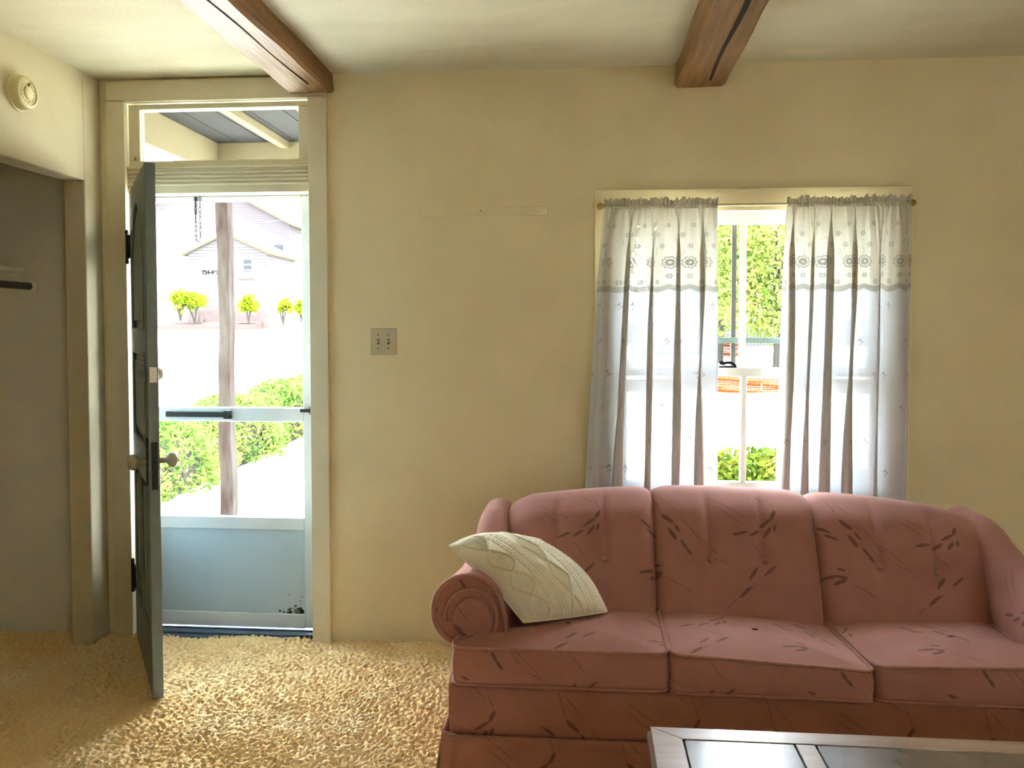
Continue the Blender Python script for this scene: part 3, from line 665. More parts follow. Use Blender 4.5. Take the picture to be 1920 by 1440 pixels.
# seat cushions
def cushion(outline, z0, z1, dome, tilt, uoff):
    pts = [Vector((p[0], p[1])) for p in outline]; n0_ = len(pts); dense = []
    # round corners then resample
    out = []
    for i, p in enumerate(pts):
        a = pts[i-1]; b = pts[(i+1) % n0_]; r_ = .035
        pa = p+(a-p).normalized()*min(r_, (a-p).length*.4); pb = p+(b-p).normalized()*min(r_, (b-p).length*.4)
        for k in range(6):
            q = k/5; out.append(pa*(1-q)**2+p*2*q*(1-q)+pb*q*q)
    seg = [(out[(i+1) % len(out)]-out[i]).length for i in range(len(out))]; tot = sum(seg); n = 150
    for k in range(n):
        dd = tot*k/n; i = 0
        while dd > seg[i]: dd -= seg[i]; i += 1
        dense.append(out[i]+(out[(i+1) % len(out)]-out[i])*(dd/seg[i] if seg[i] else 0))
    c = sum(dense, Vector((0, 0)))/n; cx, cy = c
    bb = np.array([tuple(p) for p in dense]); xm0, xm1 = bb[:, 0].min(), bb[:, 0].max(); ym0, ym1 = bb[:, 1].min(), bb[:, 1].max()
    def tz(x): return tilt[0]+(tilt[1]-tilt[0])*(x-xm0)/(xm1-xm0)
    rings = []  # (scale, z, inset bulge)
    for q in np.linspace(.05, .96, 9): rings.append((q, z0-.0*q, 0, 'b'))
    hh = z1-z0
    for q in np.linspace(0, 1, 9): rings.append((1+.020*math.sin(math.pi*q), z0+hh*q, 0, 's'))
    for q in np.linspace(.985, .03, 18): rings.append((q, z1, dome*(1-q**2.4), 't'))
    P = np.zeros((len(rings), n, 3)); UV = np.zeros((len(rings), n, 2))
    for i, (s, z, dm_, kd) in enumerate(rings):
        for j, p in enumerate(dense):
            if kd == 's':
                g = s-1; x, y = cx+(p[0]-cx)*(1+g), cy+(p[1]-cy)*(1+g)
            else: x, y = cx+(p[0]-cx)*s, cy+(p[1]-cy)*s
            fz = (z-z0)/hh; P[i, j] = (x, y, z + tz(x)*(fz if kd == 's' else (1 if kd == 't' else 0)) + dm_)
            UV[i, j] = (x-.17+uoff, (y+1.2 if kd == 't' else z+.3))
    o = sp_par(grid('seat_cushion', P, M['velvet'], None, UV, closed_u=True))
    for zi in (9, 17):
        ring = [tuple(P[zi, j] + np.array([(P[zi, j, 0]-cx)*.004, (P[zi, j, 1]-cy)*.004, .002])) for j in range(n)]
        b = MB().tube(ring, .0055, 6, closed=True).build('piping', M['piping'], None, smooth=True); b.parent = o
    return o
back_panel(-.285, .255, -.25, .255, True, False); back_panel(.255, .825, .255, .815, False, False); back_panel(.825, 1.432, .815, 1.36, False, True)
YF = -1.155
cushion([(-.398, YF), (.257, YF), (.257, -.74), (-.245, -.74), (-.245, -1.045), (-.398, -1.045)], .340, .452, .022, (0, .002), .0)
cushion([(.264, YF-.004), (.853, YF-.012), (.816, -.74), (.262, -.74)], .338, .448, .026, (.008, -.022), .21)
cushion([(.862, YF), (1.498, YF-.01), (1.498, -1.045), (1.345, -1.045), (1.345, -.74), (.824, -.74)], .334, .444, .024, (-.010, .012), .43)
# arms
def arm(sgn):
    n1, n2, n3 = 10, 26, 12
    def section(k, kr):
        a0 = .0+.015*kr; ra = .112-.050*kr; rz_ = ra; zc = .644-ra+.111*k; ca = a0+ra+.002; so = .165-.03*kr
        pts = [(a0-.010*math.sin(math.pi*q), .33+(zc-.33)*q) for q in np.linspace(0, 1, n1)]
        end = -70
        for q in np.linspace(180, end, n2)[1:]:
            an = math.radians(q); pts.append((ca+ra*math.cos(an), zc+rz_*math.sin(an)))
        la, lz = pts[-1]
        for q in np.linspace(0, 1, n3)[1:]: pts.append((la+(so-la)*min(1, q*2.2), lz+(.06-lz)*q))
        return np.array(pts)
    ys = np.r_[np.linspace(-1.040, -.50, 44), np.linspace(-.485, -.36, 8)]
    rows = []; uvs = []
    for y in ys:
        k = float(sm(-.86, -.53, y)); sec = section(k, float(np.clip((y+1.0)/.34, 0, 1)**.8))
        X_ = (-.25 - sec[:, 0]) if sgn < 0 else (1.35 + sec[:, 0])
        rows.append(np.stack([X_, np.full(len(sec), y), sec[:, 1]], -1))
        L = np.r_[0, np.cumsum(np.hypot(*np.diff(sec, axis=0).T))]; uvs.append(np.stack([np.full(len(sec), y*-1+.1*sgn), L+.08], -1))
    P = np.array(rows); UV = np.array(uvs)
    # round the back end of the wing
    cen = P[-1].mean(0)
    for q, dy in ((.93, .02), (.75, .035), (.4, .042)):
        ring = cen+(P[-8 if False else 51]-cen)*q; ring[:, 1] = P[51, :, 1]+dy; P = np.concatenate([P, ring[None]]); UV = np.concatenate([UV, UV[51][None]])
    o = sp_par(grid('arm', P, M['velvet'], None, UV))
    # boxed front panel with piping and a raised keyhole field
    sec = P[0]; ol = [(p[0], p[2]) for p in sec if p[2] > .30]
    fo = MB().prism(ol, -1.045, -1.030).build('front_panel', M['velvet'], None, bevel=.004); fo.parent = o
    uvl = fo.data.uv_layers.new(name='UVMap')
    for lp_ in fo.data.loops: co = fo.data.vertices[lp_.vertex_index].co; uvl.data[lp_.index].uv = (co.x+3.05, co.z+.10)
    pp = MB().tube([(p[0], -1.047, p[1]) for p in ol], .0085, 8).build('piping', M['piping'], None, smooth=True); pp.parent = fo
    m0 = -.25 if sgn < 0 else 1.35
    key = [(.030, .335)] + [(.100+.066*math.cos(q), .505+.072*math.sin(q)) for q in np.linspace(math.radians(205), math.radians(-35), 22)] + [(.148, .335)]
    key = [(m0+sgn*a_, z_) for a_, z_ in key]
    kf = MB().prism(key, -1.060, -1.040).build('keyhole_field', M['velvet'], None, bevel=.010, seg=3); kf.parent = fo
    uvl = kf.data.uv_layers.new(name='UVMap')
    for lp_ in kf.data.loops: co = kf.data.vertices[lp_.vertex_index].co; uvl.data[lp_.index].uv = (co.x+3.0, co.z+.35)
    ar = [(m0+sgn*(.104+.084*math.cos(q)), -1.048, .512+.090*math.sin(q)) for q in np.linspace(math.radians(215), math.radians(-10), 24)]
    pp = MB().tube(ar, .007, 8).build('piping', M['piping'], None, smooth=True); pp.parent = fo
    return o
arm(-1); arm(1)
# base rail, deck, rear and skirt
def sheet_box(name, x0, x1, y0, y1, z0, z1, nx=40, nz=8):
    xs_ = np.linspace(x0, x1, nx); pts = []
    path = [(y0, z0), (y0-.004, z0+(z1-z0)*.3), (y0-.006, z0+(z1-z0)*.6), (y0-.004, z1-.012), (y0+.004, z1-.003), (y0+.02, z1), (y1, z1), (y1, z0)]
    P = np.zeros((len(path), nx, 3)); UV = np.zeros((len(path), nx, 2)); L = 0
    for i, (y, z) in enumerate(path):
        if i: L += math.hypot(y-path[i-1][0], z-path[i-1][1])
        P[i, :, 0] = xs_; P[i, :, 1] = y; P[i, :, 2] = z; UV[i, :, 0] = xs_-.17+.33; UV[i, :, 1] = L+.27
    P[:5, :2, 1] += .012; P[:5, -2:, 1] += .012
    return grid(name, P, M['velvet'], None, UV)
sp_par(sheet_box('front_rail', -.412, 1.512, -1.140, -.42, .165, .330))
sp_par(MB().box(-.405, 1.505, -1.12, -.365, .10, .325).build('inner_frame', M['piping'], bevel=.01))
def skirt(name, p0, p1, nrm, n=60):
    P = np.zeros((7, n, 3)); UV = np.zeros((7, n, 2)); L = math.dist(p0, p1)
    for i, q in enumerate(np.linspace(0, 1, 7)):
        for j, s in enumerate(np.linspace(0, 1, n)):
            out = .004+.024*q+.006*q*math.sin(s*L*14)+.004*q*math.sin(s*L*37)
            P[i, j] = (p0[0]+(p1[0]-p0[0])*s+nrm[0]*out, p0[1]+(p1[1]-p0[1])*s+nrm[1]*out, .178+(.022-.178)*q); UV[i, j] = (s*L+.2, .4-q*.16)
    o = grid(name, P, M['velvet'], None, UV); m_ = o.modifiers.new('thick', 'SOLIDIFY'); m_.thickness = .006
    return sp_par(o)
skirt('skirt', (-.395, -1.146), (1.495, -1.146), (0, -1)); skirt('skirt', (-.425, -.40), (-.425, -1.125), (-1, 0), 40); skirt('skirt', (1.525, -1.125), (1.525, -.40), (1, 0), 40)
skirt('corner_pleat', (-.43, -1.118), (-.385, -1.138), (-.4, -.6), 8); skirt('corner_pleat', (1.485, -1.138), (1.53, -1.118), (.4, -.6), 8)
sp_par(MB().tube([(-.41, -1.150, .178), (1.51, -1.150, .178)], .004, 6).build('skirt_welt', M['piping'], smooth=True))
for x_, y_ in ((-.36, -1.08), (1.46, -1.08), (-.36, -.42), (1.46, -.42)): sp_par(MB().lathe([(.022, .004), (.026, .06), (.030, .12)], 'z', (x_, y_, 0), 10).build('foot', M['table_leg']))

# ------------------------------------------------------------------ knitted pillow
A = np.array([-.440, -.955, .712]); B = np.array([-.188, -1.020, .492]); Cc = np.array([.080, -.875, .484]); D = np.array([-.155, -.690, .675])
pil = root('throw_pillow', 'cream cable-knit throw pillow leaning on the left sofa arm', 'pillow', tuple((A+B+Cc+D)/4))
n = 190; s = np.linspace(0, 1, n)[None, :]; t_ = np.linspace(0, 1, n)[:, None]; s = s+0*t_; t_ = t_+0*s   # s: from edge AB to edge DC, t: from AD to BC
pull = .055
bow = lambda q: np.clip(1-2*q, 0, 1)**2
ss = s + np.sin(math.pi*t_)*(.05*bow(s) + .14*bow(1-s)); tt_ = t_ + np.sin(math.pi*s)*(-.13*bow(t_) + .01*bow(1-t_))
base = ((1-ss)*(1-tt_))[..., None]*A + ((1-ss)*tt_)[..., None]*B + (ss*tt_)[..., None]*Cc + (ss*(1-tt_))[..., None]*D
nrm = np.cross(B-A, Cc-B); nrm /= np.linalg.norm(nrm)
if nrm[1] > 0: nrm = -nrm
puff = (np.sin(math.pi*s)*np.sin(math.pi*t_))**.5
def gl(x, w): return np.exp(-(x/w)**2)
k = np.zeros_like(s)
c1, w1 = .20, .105
o1 = np.abs(np.sin(math.pi*(t_*3.6+.2)))*w1
k += .0060*gl(np.abs(s-c1)-o1, .012)                                                # chain of ovals
inside = np.clip((o1-np.abs(s-c1))/.02, 0, 1); k += inside*.0016*np.sin(t_*260)*np.sin(s*260+np.floor(t_*41)*1.6)
c2, w2 = .62, .085
o2 = np.abs(((t_*2.6+.35) % 1)*2-1)*w2
k += .0052*gl(np.abs(s-c2)-o2, .011); inside = np.clip((o2-np.abs(s-c2))/.02, 0, 1); k += inside*.0015*np.sin(t_*260)*np.sin(s*260)
for c in (.335, .375, .42, .46, .50, .74, .785, .83, .875, .92, .96): k -= .0026*gl(s-c, .0055)
for c in (.355, .44, .765, .855, .94): k += .0022*gl(s-c, .012)*(.6+.4*np.sin(t_*150))
for c in (.40, .48, .81, .90): k += .0010*np.sin(t_*190)*gl(s-c, .014)
k *= 1.9*np.clip(puff*2.2, 0, 1)
def side(sg, T, kk):
    return base + (sg*(T*puff) + kk)[..., None]*nrm
sag = (np.sin(math.pi*s)*np.sin(math.pi*t_)*.0)[..., None]
F = side(1, .105, k) - np.array(pil.location)
o = grid('knit_front', F, M['wool'], pil)
st = 6; Bk = side(-1, .040, 0*k)[::st, ::st]
Bk = (base + (-.040*puff)[..., None]*nrm)[np.r_[0:n:st, n-1][:, None], np.r_[0:n:st, n-1][None]] - np.array(pil.location)
grid('knit_back', Bk[:, ::-1], M['wool'], pil)
e = list(F[0, :]) + list(F[1:, -1]) + list(F[-1, -2::-1]) + list(F[-2:0:-1, 0])
MB().tube([tuple(p) for p in e[::3]], .0045, 6, closed=True).build('edge_seam', M['wool'], pil, smooth=True)

# ------------------------------------------------------------------ coffee table
TX0, TX1, TY0, TY1, TZ = .172, 1.552, -2.17, -1.542, .42
tb = root('coffee_table', 'dark wood coffee table with bordered inset panels in front of the sofa', 'coffee table', ((TX0+TX1)/2, (TY0+TY1)/2, 0))
def tpart(name, b, m, bevel=.003): return relpar(box(name, b, m, None, bevel), tb)
bw = .074; G = .004
for pts in ([(TX0, TY1), (TX1, TY1), (TX1-bw, TY1-bw*.78), (TX0+bw, TY1-bw*.78)], [(TX0, TY0), (TX0+bw, TY0+bw*.78), (TX1-bw, TY0+bw*.78), (TX1, TY0)], [(TX0, TY0), (TX0, TY1), (TX0+bw, TY1-bw*.78), (TX0+bw, TY0+bw*.78)], [(TX1, TY0), (TX1-bw, TY0+bw*.78), (TX1-bw, TY1-bw*.78), (TX1, TY1)]):
    relpar(MB().prism(pts, TZ-.032, TZ, 'z').build('border_board', M['table'], bevel=.0015), tb)
tpart('groove_bed', (TX0+.05, TX1-.05, TY0+.05, TY1-.05, TZ-.03, TZ-.006), M['groove'], 0)
x = TX0+bw+G; py0, py1 = TY0+bw*.78+G, TY1-bw*.78-G
for wd in (.262, .592, .262):
    tpart('inset_panel', (x, x+wd, py0, py1, TZ-.02, TZ-.001), M['table_panel'], .0012); x += wd+G
    if x < TX1-.2: tpart('cross_bar', (x, x+.046, py0, py1, TZ-.02, TZ), M['table'], .0015); x += .046+G
tpart('edge_moulding', (TX0-.008, TX0+.012, TY0-.008, TY1+.006, TZ-.036, TZ-.012), M['table_leg'], .006); tpart('edge_moulding', (TX1-.012, TX1+.008, TY0-.008, TY1+.006, TZ-.036, TZ-.012), M['table_leg'], .006)
tpart('edge_moulding', (TX0, TX1, TY1-.012, TY1+.006, TZ-.036, TZ-.012), M['table_leg'], .006); tpart('edge_moulding', (TX0, TX1, TY0-.008, TY0+.012, TZ-.036, TZ-.012), M['table_leg'], .006)
for b in ((TX0+.05, TX1-.05, TY1-.07, TY1-.05), (TX0+.05, TX1-.05, TY0+.05, TY0+.07), (TX0+.05, TX0+.07, TY0+.05, TY1-.05), (TX1-.07, TX1-.05, TY0+.05, TY1-.05)): tpart('apron', (*b, TZ-.12, TZ-.03), M['table_leg'])
for x_ in (TX0+.065, TX1-.065):
    for y_ in (TY0+.065, TY1-.065):
        relpar(MB().lathe([(.018, .004), (.024, .03), (.02, .06), (.03, .20), (.032, .28), (.034, .39)], 'z', (x_, y_, 0), 12).build('leg', M['table_leg']), tb)

# ------------------------------------------------------------------ porch
pf = MB()
o = struct(root('porch_floor', 'pale painted porch floor outside the door', 'porch', (-1.5, .8, -.06)))
nb = 10
for k_ in range(nb):
    y0 = .165+k_*(1.36/nb); relpar(box('floor_board', (-2.55, -.45, y0, y0+1.36/nb-.006, -.10, -.04), M['porch_floor'], None, .003), o)
o = struct(root('porch_roof', 'porch roof with grey boarded underside and cream edge beams', 'porch roof', (-1.4, .8, 2.6)))
nb = 12
for k_ in range(nb):
    x0 = -2.50+k_*(2.2/nb); relpar(box('ceiling_board', (x0, x0+2.2/nb-.006, .17, 1.50, 2.585, 2.61), M['porch_wood'], None, .003), o)
for x_ in (-1.86, -1.46, -1.06): relpar(box('rafter', (x_, x_+.05, .17, 1.38, 2.540, 2.585), M['porch_cream'], None, .004), o)
relpar(box('edge_beam', (-2.345, -2.265, .17, 1.44, 2.395, 2.585), M['porch_cream'], None, .004), o)
relpar(box('edge_beam', (-2.265, -.35, 1.38, 1.44, 2.395, 2.585), M['porch_cream'], None, .004), o)
relpar(MB().box(-2.55, -.25, .16, 1.52, 2.62, 2.67).build('roof_deck', M['roof']), o)
struct(MB().box(-.24, XR+.15, .16, .60, 2.60, 2.68).build('sun_block_eave', M['clapboard']), 'unseen eave added over the front wall to block sun', 'eave')  # out of view, added to keep sun off the window
t = root('porch_post', 'weathered square red-brown post at the porch corner', 'post', (-2.238, 1.41, -.04))
rows = []
for i, z in enumerate(np.linspace(0, 2.43, 26)):
    wv = .004*math.sin(z*5)+.003*math.sin(z*13+1); h = .038+.002*math.sin(z*3.1)
    rows.append([(-h+wv, -h, z), (-h*.9+wv, -h*1.03, z), (h*.9+wv, -h*1.03, z), (h+wv, -h, z), (h+wv, h, z), (-h+wv, h, z)])
P = np.array(rows); grid('shaft', P, M['post'], t, closed_u=True, smooth=False); MB().box(-.075, .075, -.075, .075, 0, .03).build('base_block', M['porch_wood'], t, bevel=.004)

# ------------------------------------------------------------------ grounds
gv = [(-90, .16, -.62), (60, .16, -.62), (60, 9, -.60), (-90, 9, -.60), (60, 20, -.45), (-90, 20, -.25), (60, 45, .05), (-90, 45, 1.1), (60, 68, 1.0), (-90, 68, 1.95), (60, 130, 3.0), (-90, 130, 3.4)]
struct(mesh('lawn', gv, [(0, 1, 2, 3), (3, 2, 4, 5), (5, 4, 6, 7), (7, 6, 8, 9), (9, 8, 10, 11)], M['lawn']), 'lawn coloured pale for sun glare, rising towards the houses', 'lawn')
struct(mesh('garden_path', [(-4.4, .5, -.60), (-1.6, 2.1, -.60), (-3.6, 13, -.53), (-5.0, 12.8, -.53), (-4.4, .5, -.70), (-1.6, 2.1, -.70), (-3.6, 13, -.63), (-5.0, 12.8, -.63)], [(0, 1, 2, 3), (4, 5, 1, 0), (5, 6, 2, 1), (6, 7, 3, 2), (7, 4, 0, 3)], M['path']), 'pale concrete path beside the hedge', 'path')

def leaves(cen, n, rad, size, seed, shell=.35, flat=1.0):
    """n leaf rhombi scattered in an ellipsoid shell"""
    g = np.random.default_rng(seed); d_ = g.standard_normal((n, 3)); d_ /= np.linalg.norm(d_, axis=1)[:, None]
    r = (1-shell*g.random(n)**1.5)[:, None]; p = np.array(cen) + d_*r*np.array(rad)
    return leaf_quads(p, size, g)
def leaf_quads(p, size, g):
    n = len(p); a = g.standard_normal((n, 3)); a /= np.linalg.norm(a, axis=1)[:, None]; b = np.cross(a, g.standard_normal((n, 3))); b /= np.linalg.norm(b, axis=1)[:, None]
    sz = size*g.uniform(.6, 1.3, n)[:, None]
    v = np.stack([p-a*sz, p+b*sz*.42, p+a*sz, p-b*sz*.42], 1).reshape(-1, 3); return v, np.arange(4*n).reshape(-1, 4)
def foliage(name, chunks, m, parent):
    V = np.concatenate([c[0] for c in chunks]); off = 0; Fs = []
    for c in chunks: Fs.append(c[1]+off); off += len(c[0])
    return tag(mesh(name, V.tolist(), np.concatenate(Fs).tolist(), m, parent), kind='stuff')

# hedge along the path
t = root('garden_hedge', 'sunlit leafy green hedge running beside the pale path', 'hedge', (-4.9, 7.5, -.6))
g = np.random.default_rng(5); n = 34000; u = g.random(n)**.8
p0, p1 = np.array([-4.7, 4.6]), np.array([-5.35, 15.5])
cx_ = p0[0]+(p1[0]-p0[0])*u; cy_ = p0[1]+(p1[1]-p0[1])*u
wob = .16*np.sin(cy_*2.3)+.10*np.sin(cy_*5.1+1)
ang = g.uniform(-.15, math.pi, n); rr = 1-.22*g.random(n)**1.5
hx = (.62+wob)*np.cos(ang)*rr; hz = .05+(.72+.28*np.clip(u*1.4, 0, 1)+.5*wob)*np.abs(np.sin(ang))**.7*rr
pts = np.stack([cx_-.55+hx, cy_+g.normal(0, .06, n), hz], -1) - np.array([-4.9, 7.5, 0])
v, f = leaf_quads(pts, .045, g); v[:, 2] += 0
foliage('leaves', [(v, f)], M['hedge_leaf'], t)
core = []
for s_ in np.linspace(0, 1, 24): core.append([((p0[0]+(p1[0]-p0[0])*s_)-.55+.42*math.cos(a)+4.9, p0[1]+(p1[1]-p0[1])*s_-7.5, .02+.6*max(0, math.sin(a))) for a in np.linspace(0, math.pi, 9)])
grid('inner_branches', np.array(core), M['bark'], t, smooth=False)

# bush under the window
def twig_bush(name, label, cat, loc, rx, ry, rz, n, size, seed, m, twigs=10, group=None, shell=.5):
    t = root(name, label, cat, loc, group=group); g = np.random.default_rng(seed)
    ch = [leaves((0, 0, rz*1.05), n, (rx, ry, rz*.95), size, seed, shell)]
    for k_ in range(6): ch.append(leaves((g.uniform(-.7, .7)*rx, g.uniform(-.5, .5)*ry, rz*g.uniform(.9, 1.5)), n//8, (rx*.4, ry*.5, rz*.5), size, seed*9+k_, shell))
    foliage('leaves', ch, m, t)
    for k_ in range(twigs):
        a = g.uniform(0, 2*math.pi); q = g.uniform(.3, .9); p1_ = (rx*q*math.cos(a), ry*q*math.sin(a), rz*g.uniform(.9, 1.7))
        MB().tube([(0, 0, 0), (p1_[0]*.35, p1_[1]*.35, p1_[2]*.45), p1_], [size*.25, size*.2, size*.08], 5).build('stem', M['twig'], t)
    return t
twig_bush('garden_bush', 'bright green leafy bush just outside the window', 'bush', (1.15, 2.0, -.6), .75, .5, .62, 12000, .034, 21, M['bush_leaf'], 12)

# ------------------------------------------------------------------ far houses
def gable_house(name, label, x0, x1, y0, y1, zb, ze, za, sid, base_h, over=.35):
    t = root(name, label, 'house', ((x0+x1)/2, y0, zb)); cx = (x0+x1)/2
    def P(o): return relpar(o, t)
    P(MB().prism([(x0, zb-1), (x1, zb-1), (x1, ze), (cx, za), (x0, ze)], y0, y1).build('siding_wall', sid))
    P(MB().box(x0-.05, x1+.05, y0-.05, y1+.05, zb-1, zb+base_h).build('foundation', M['brick']))
    sl = (za-ze)/(cx-x0)
    for sgn in (-1, 1):
        xe = (x0-over) if sgn < 0 else (x1+over); zz_ = ze-over*sl
        pts = [(cx, za+.02), (xe, zz_+.02), (xe, zz_+.24), (cx, za+.28)]
        P(MB().prism(pts, y0-over, y1+over).build('roof_slope', M['roof'])); 
        pts = [(cx, za-.02), (xe, zz_-.02), (xe, zz_+.20), (cx, za+.22)]
        P(MB().prism(pts, y0-over-.03, y0-over).build('rake_board', M['soffit']))
        P(MB().box(min(xe, xe+.14*sgn), max(xe, xe+.14*sgn), y0-over, y1+over, zz_-.02, zz_+.18).build('gutter', M['gutter']))
    return t
k70 = 70/1553.
def X70(px, d=70): return (px-1094)*d/1553.
def Z70(py, d=70): return 1.426+(618-py)*d/1553.
def window(t, x0, x1, y, z0, z1, side=None):
    if side is None:
        f = relpar(MB().box(x0-.1, x1+.1, y-.06, y, z0-.1, z1+.1).build('window', M['farwhite']), t); p = MB().box(x0, x1, y-.08, y-.055, z0, (z0+z1)/2-.05).build('pane', M['farglass']); p.parent = f; p = MB().box(x0, x1, y-.08, y-.055, (z0+z1)/2+.05, z1).build('pane', M['farglass']); p.parent = f
    else:
        f = relpar(MB().box(side, side+.06, x0-.1, x1+.1, z0-.1, z1+.1).build('window', M['farwhite']), t); p = MB().box(side+.055, side+.08, x0, x1, z0, (z0+z1)/2-.05).build('pane', M['farglass']); p.parent = f; p = MB().box(side+.055, side+.08, x0, x1, (z0+z1)/2+.05, z1).build('pane', M['farglass']); p.parent = f
yA = 70-3.63
hA = gable_house('gabled_house', 'small white gabled house with numbers on its front, across the lawn', X70(330), X70(487), yA, yA+7.0, Z70(606), Z70(470), Z70(434), M['siding'], 1.1)
xa = X70(487)
window(hA, yA+.6, yA+1.35, None, Z70(512), Z70(487), side=xa); window(hA, yA+5.3, yA+6.1, None, Z70(512), Z70(487), side=xa)
window(hA, X70(441), X70(457), yA, Z70(502), Z70(483))
relpar(MB().box(X70(430), X70(462), yA-.05, yA, Z70(520), Z70(518.5)).build('ledge', M['soffit']), hA)
# numbers on the house front
cu = bpy.data.curves.new('house_numbers', 'FONT'); cu.body = '724-463-3723'; cu.size = .46; cu.extrude = .01; cu.offset = .018
to = bpy.data.objects.new('house_numbers', cu); COL.objects.link(to); bpy.context.view_layer.update()
dg = bpy.context.evaluated_depsgraph_get(); me = bpy.data.meshes.new_from_object(to.evaluated_get(dg)); bpy.data.objects.remove(to)
me.name = 'house_numbers'; wd = max(v_.co.x for v_ in me.vertices); sc = (X70(414)-X70(357))/wd
for v_ in me.vertices: v_.co = (X70(357)+v_.co.x*sc, yA-.02+v_.co.z*.5, Z70(510)+v_.co.y*sc*1.0)
me.materials.clear(); o = link('house_numbers', me, M['sign']); relpar(o, hA); o['label'] = 'dark phone-style number 724-463-3723'
yB = 92-3.63
hB = gable_house('large_house', 'large pale lilac gabled house rising behind the smaller one', X70(180, 92), X70(532, 92), yB, yB+12, Z70(600, 92), Z70(415, 92), Z70(322, 92), M['siding2'], 1.4, .6)
window(hB, X70(500, 92), X70(520, 92), yB, Z70(490, 92), Z70(455, 92))
yC = 116-3.63
hC = gable_house('far_house', 'pale house with tan eaves at the right edge of the doorway view', X70(545, 116), X70(700, 116), yC, yC+9, Z70(596, 116), Z70(432, 116), Z70(380, 116), M['siding'], 1.2, .6)
window(hC, X70(556, 116), X70(562, 116), yC, Z70(480, 116), Z70(450, 116))
o = struct(mesh('mulch_bed', [(X70(200), yA-2.6, Z70(609, 68)), (X70(478), yA-2.6, Z70(609, 68)), (X70(478), yA, Z70(603)), (X70(200), yA, Z70(603)), (X70(200), yA-2.6, .5), (X70(478), yA-2.6, .5), (X70(478), yA, .5), (X70(200), yA, .5)], [(0, 1, 2, 3), (4, 5, 1, 0), (5, 6, 2, 1), (7, 4, 0, 3)], M['soil']), 'strip of reddish mulch in front of the houses', 'flower bed')
dS = 68; yS = dS-3.63
def shrub(px, py0, py1, wpx, seed, label, n=320, m=None):
    z0, z1 = Z70(py0, dS), Z70(py1, dS); h = z1-z0; t = root('garden_shrub', label, 'shrub', (X70(px, dS), yS, z0), group='shrubs along the far houses'); wv = wpx*dS/1553/2
    g = np.random.default_rng(seed)
    ch = [leaves((g.uniform(-.5, .5)*wv, g.uniform(-.5, .5)*wv, h*g.uniform(.55, .85)), n//4, (wv*.55, wv*.55, h*.22), .17, seed+k_, .9) for k_ in range(9)]
    foliage('leaves', ch, m or M['far_leaf'], t)
    for k_ in range(5):
        a = g.uniform(-1, 1); MB().tube([(0, 0, -.1), (a*wv*.3, 0, h*.35), (a*wv*.75, g.uniform(-.3, .3), h*.7)], [.07, .05, .03], 5).build('stem', M['bark'], t)
    return t
shrub(341, 602, 545, 62, 31, 'yellow-green spreading shrub on forked stems, leftmost before the small house', 420)
t = shrub(312, 598, 540, 40, 32, 'rounded shrub with yellow fruit at the left edge of the doorway view')
for k_ in range(6): MB().lathe([(.02, -.13), (.11, -.07), (.13, 0), (.11, .07), (.02, .13)], 'z', (random.uniform(-.7, .7), -.7, random.uniform(.5, 1.1)), 8).build('fruit', M['lemon'], t, smooth=True)
shrub(449, 604, 548, 46, 33, 'yellow-green shrub just right of the porch post', 380)
shrub(518, 607, 556, 34, 34, 'thin open shrub with a bare lower stem, right of the porch post', 170)
shrub(556, 607, 562, 34, 35, 'tall yellow-green shrub at the right edge of the doorway view', 300)
t = root('utility_line', 'thin dark overhead wire crossing in front of the houses', 'overhead wire', (X70(290, 40), 40-3.63, Z70(414, 40)))
MB().tube([(X70(200+40*i, 40)-X70(290, 40), 0, Z70(412+ (3 if i < 6 else 3-(i-5)*2.2), 40)-Z70(414, 40)) for i in range(12)], .012, 5).build('cable', M['wire'], t)
for px_, zz_ in ((200, 415), (640, 400)): MB().tube([(X70(px_, 40)-X70(290, 40), 0, .6-Z70(414, 40)), (X70(px_, 40)-X70(290, 40), 0, Z70(zz_, 40)-Z70(414, 40)+.1)], .1, 8).build('pole', M['bark'], t)

# ------------------------------------------------------------------ what the window looks onto
def tree(label, px, d, zb, h, crown, n, seed, trunk=.13, size=.12):
    x = (px-1094)*d/1553; t = root('street_tree', label, 'tree', (x, d-3.63, zb), group='trees beyond the window'); g = np.random.default_rng(seed)
    MB().tube([(0, 0, -.3), (.05, 0, h*.3), (-.05, 0, h*.6), (0, 0, h*.85)], [trunk, trunk*.85, trunk*.6, trunk*.25], 8).build('trunk', M['bark'], t)
    for k_ in range(6):
        a = g.uniform(0, 6.28); MB().tube([(0, 0, h*.4+k_*.25), (math.cos(a)*crown*.4, math.sin(a)*crown*.4, h*.55+k_*.25), (math.cos(a)*crown*.8, math.sin(a)*crown*.8, h*.7+k_*.2)], [trunk*.45, trunk*.3, trunk*.1], 6).build('branch', M['bark'], t)
    ch = []
    for k_ in range(14): ch.append(leaves((g.uniform(-.75, .75)*crown, g.uniform(-.7, .7)*crown, h*g.uniform(.30, 1.0)), n//14, (crown*.5, crown*.5, h*.2), size, seed*31+k_, .9))
    foliage('crown', ch, M['tree_leaf'], t); return t
tree('leafy yellow-green tree with a grey trunk by the right curtain', 1446, 30, .02, 6.0, 2.6, 15000, 51, .14)
tree('leafy yellow-green tree left of the window muntin', 1345, 36, .3, 7.0, 3.2, 15000, 52, .14)
tree('leafy tree behind the right sheer curtain', 1610, 33, .2, 6.6, 2.8, 9000, 53, .13)
tree('leafy tree behind the left sheer curtain', 1215, 38, .3, 7.0, 3.0, 9000, 54, .13)
tree('leafy tree farther back, past the trunk by the right curtain', 1530, 40, .3, 7.2, 3.0, 9000, 55, .13)
tree('leafy tree farther back, past the muntin', 1290, 43, .3, 7.4, 3.2, 9000, 56, .13)
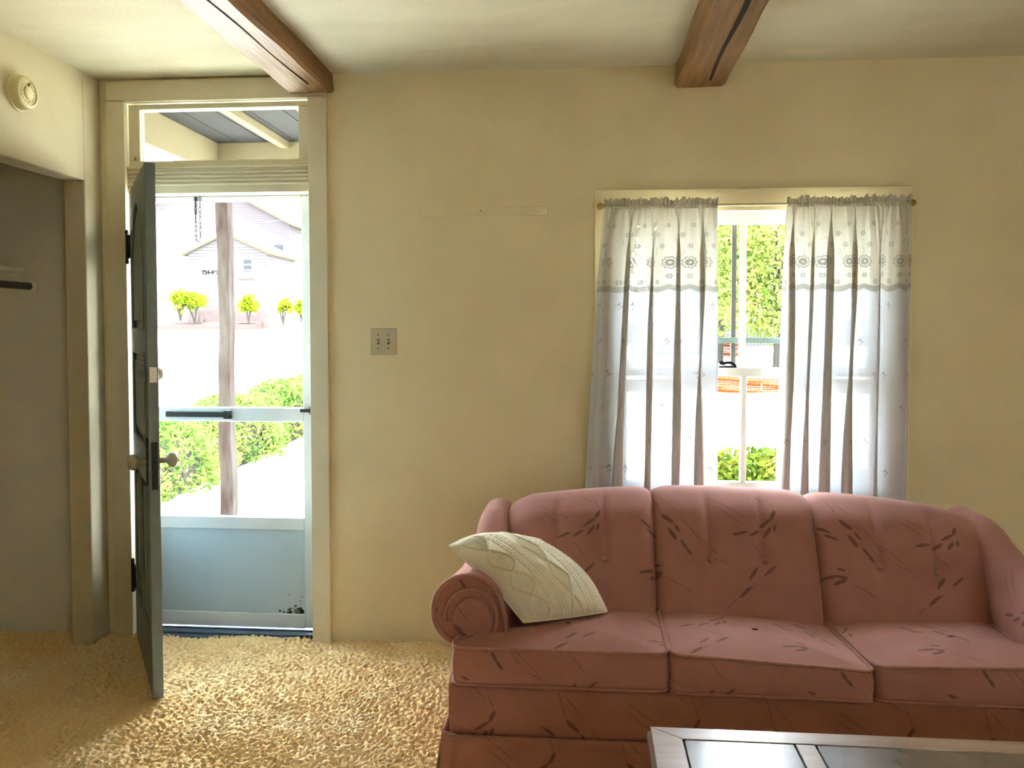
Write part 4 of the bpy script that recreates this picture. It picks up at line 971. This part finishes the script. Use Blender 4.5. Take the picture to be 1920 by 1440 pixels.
dF = 50; t = root('board_fence', 'weathered grey board fence beyond the trees', 'fence', ((1400-1094)*dF/1553, dF-3.63, .05))
g = np.random.default_rng(9); x0f, x1f = (1150-1094)*dF/1553-t.location.x, (1700-1094)*dF/1553-t.location.x; pw = .19
bm = None
for k_ in range(int((x1f-x0f)/pw)):
    o = bpy.data.objects.new('fence_board', bm) if bm else MB().box(0, pw-.03, 0, .03, 0, 1.9).build('fence_board', M['greyfence'])
    if bm: COL.objects.link(o)
    bm = o.data; o.parent = t; o.location = (x0f+k_*pw, g.uniform(-.01, .01), g.uniform(-.04, .05))
for z_ in (.4, 1.5): MB().box(x0f, x1f, .03, .08, z_, z_+.09).build('rail', M['greyfence'], t)
def mesh_fence(label, pxa, pxb, d, ytop, ybot, seed, sag=.06):
    xa_, xb_ = (pxa-1094)*d/1553, (pxb-1094)*d/1553; zt, zb_ = 1.426+(618-ytop)*d/1553, 1.426+(618-ybot)*d/1553
    t = root('safety_fence', label, 'fence', ((xa_+xb_)/2, d-3.63, zb_), group='orange safety fencing'); W = xb_-xa_; h = zt-zb_; m_ = MB(); nh = 7; nv = int(W/.12)
    def zs(x, q): return h*q*(1-.10*math.sin(x*1.1+seed)) - sag*abs(math.sin(x*.8+seed))*q
    nh = 10
    for k_ in range(nh):
        q0, q1 = k_/nh, (k_+.93+.05*(k_ % 2))/nh; xs_ = [W*i/48 for i in range(49)]
        vv = [(-W/2+x, .05*math.sin(x*2.1+k_), zs(x, q_)) for q_ in (q0, q1) for x in xs_] + [(-W/2+x, .05*math.sin(x*2.1+k_)+.012, zs(x, q_)) for q_ in (q0, q1) for x in xs_]
        m_.add(vv, [(i, i+1, 49+i+1, 49+i) for i in range(48)] + [(98+i, 147+i, 147+i+1, 98+i+1) for i in range(48)])
    for k_ in range(nv): x = W*k_/nv; m_.tube([(-W/2+x, 0, zs(x, 0)), (-W/2+x, 0, zs(x, 1))], .011, 4)
    tag(m_.build('netting', M['orange'], t), kind='stuff')
    for k_ in range(5): x = W*k_/4; MB().tube([(-W/2+x, 0, -.2), (-W/2+x, 0, zs(x, 1)+.08)], .025, 6).build('stake', M['twig'], t)
    return t
mesh_fence('nearer band of sagging orange safety netting', 1120, 1720, 24, 704, 738, 1)
mesh_fence('farther orange safety netting left of the window muntin', 1200, 1384, 38, 640, 668, 2)
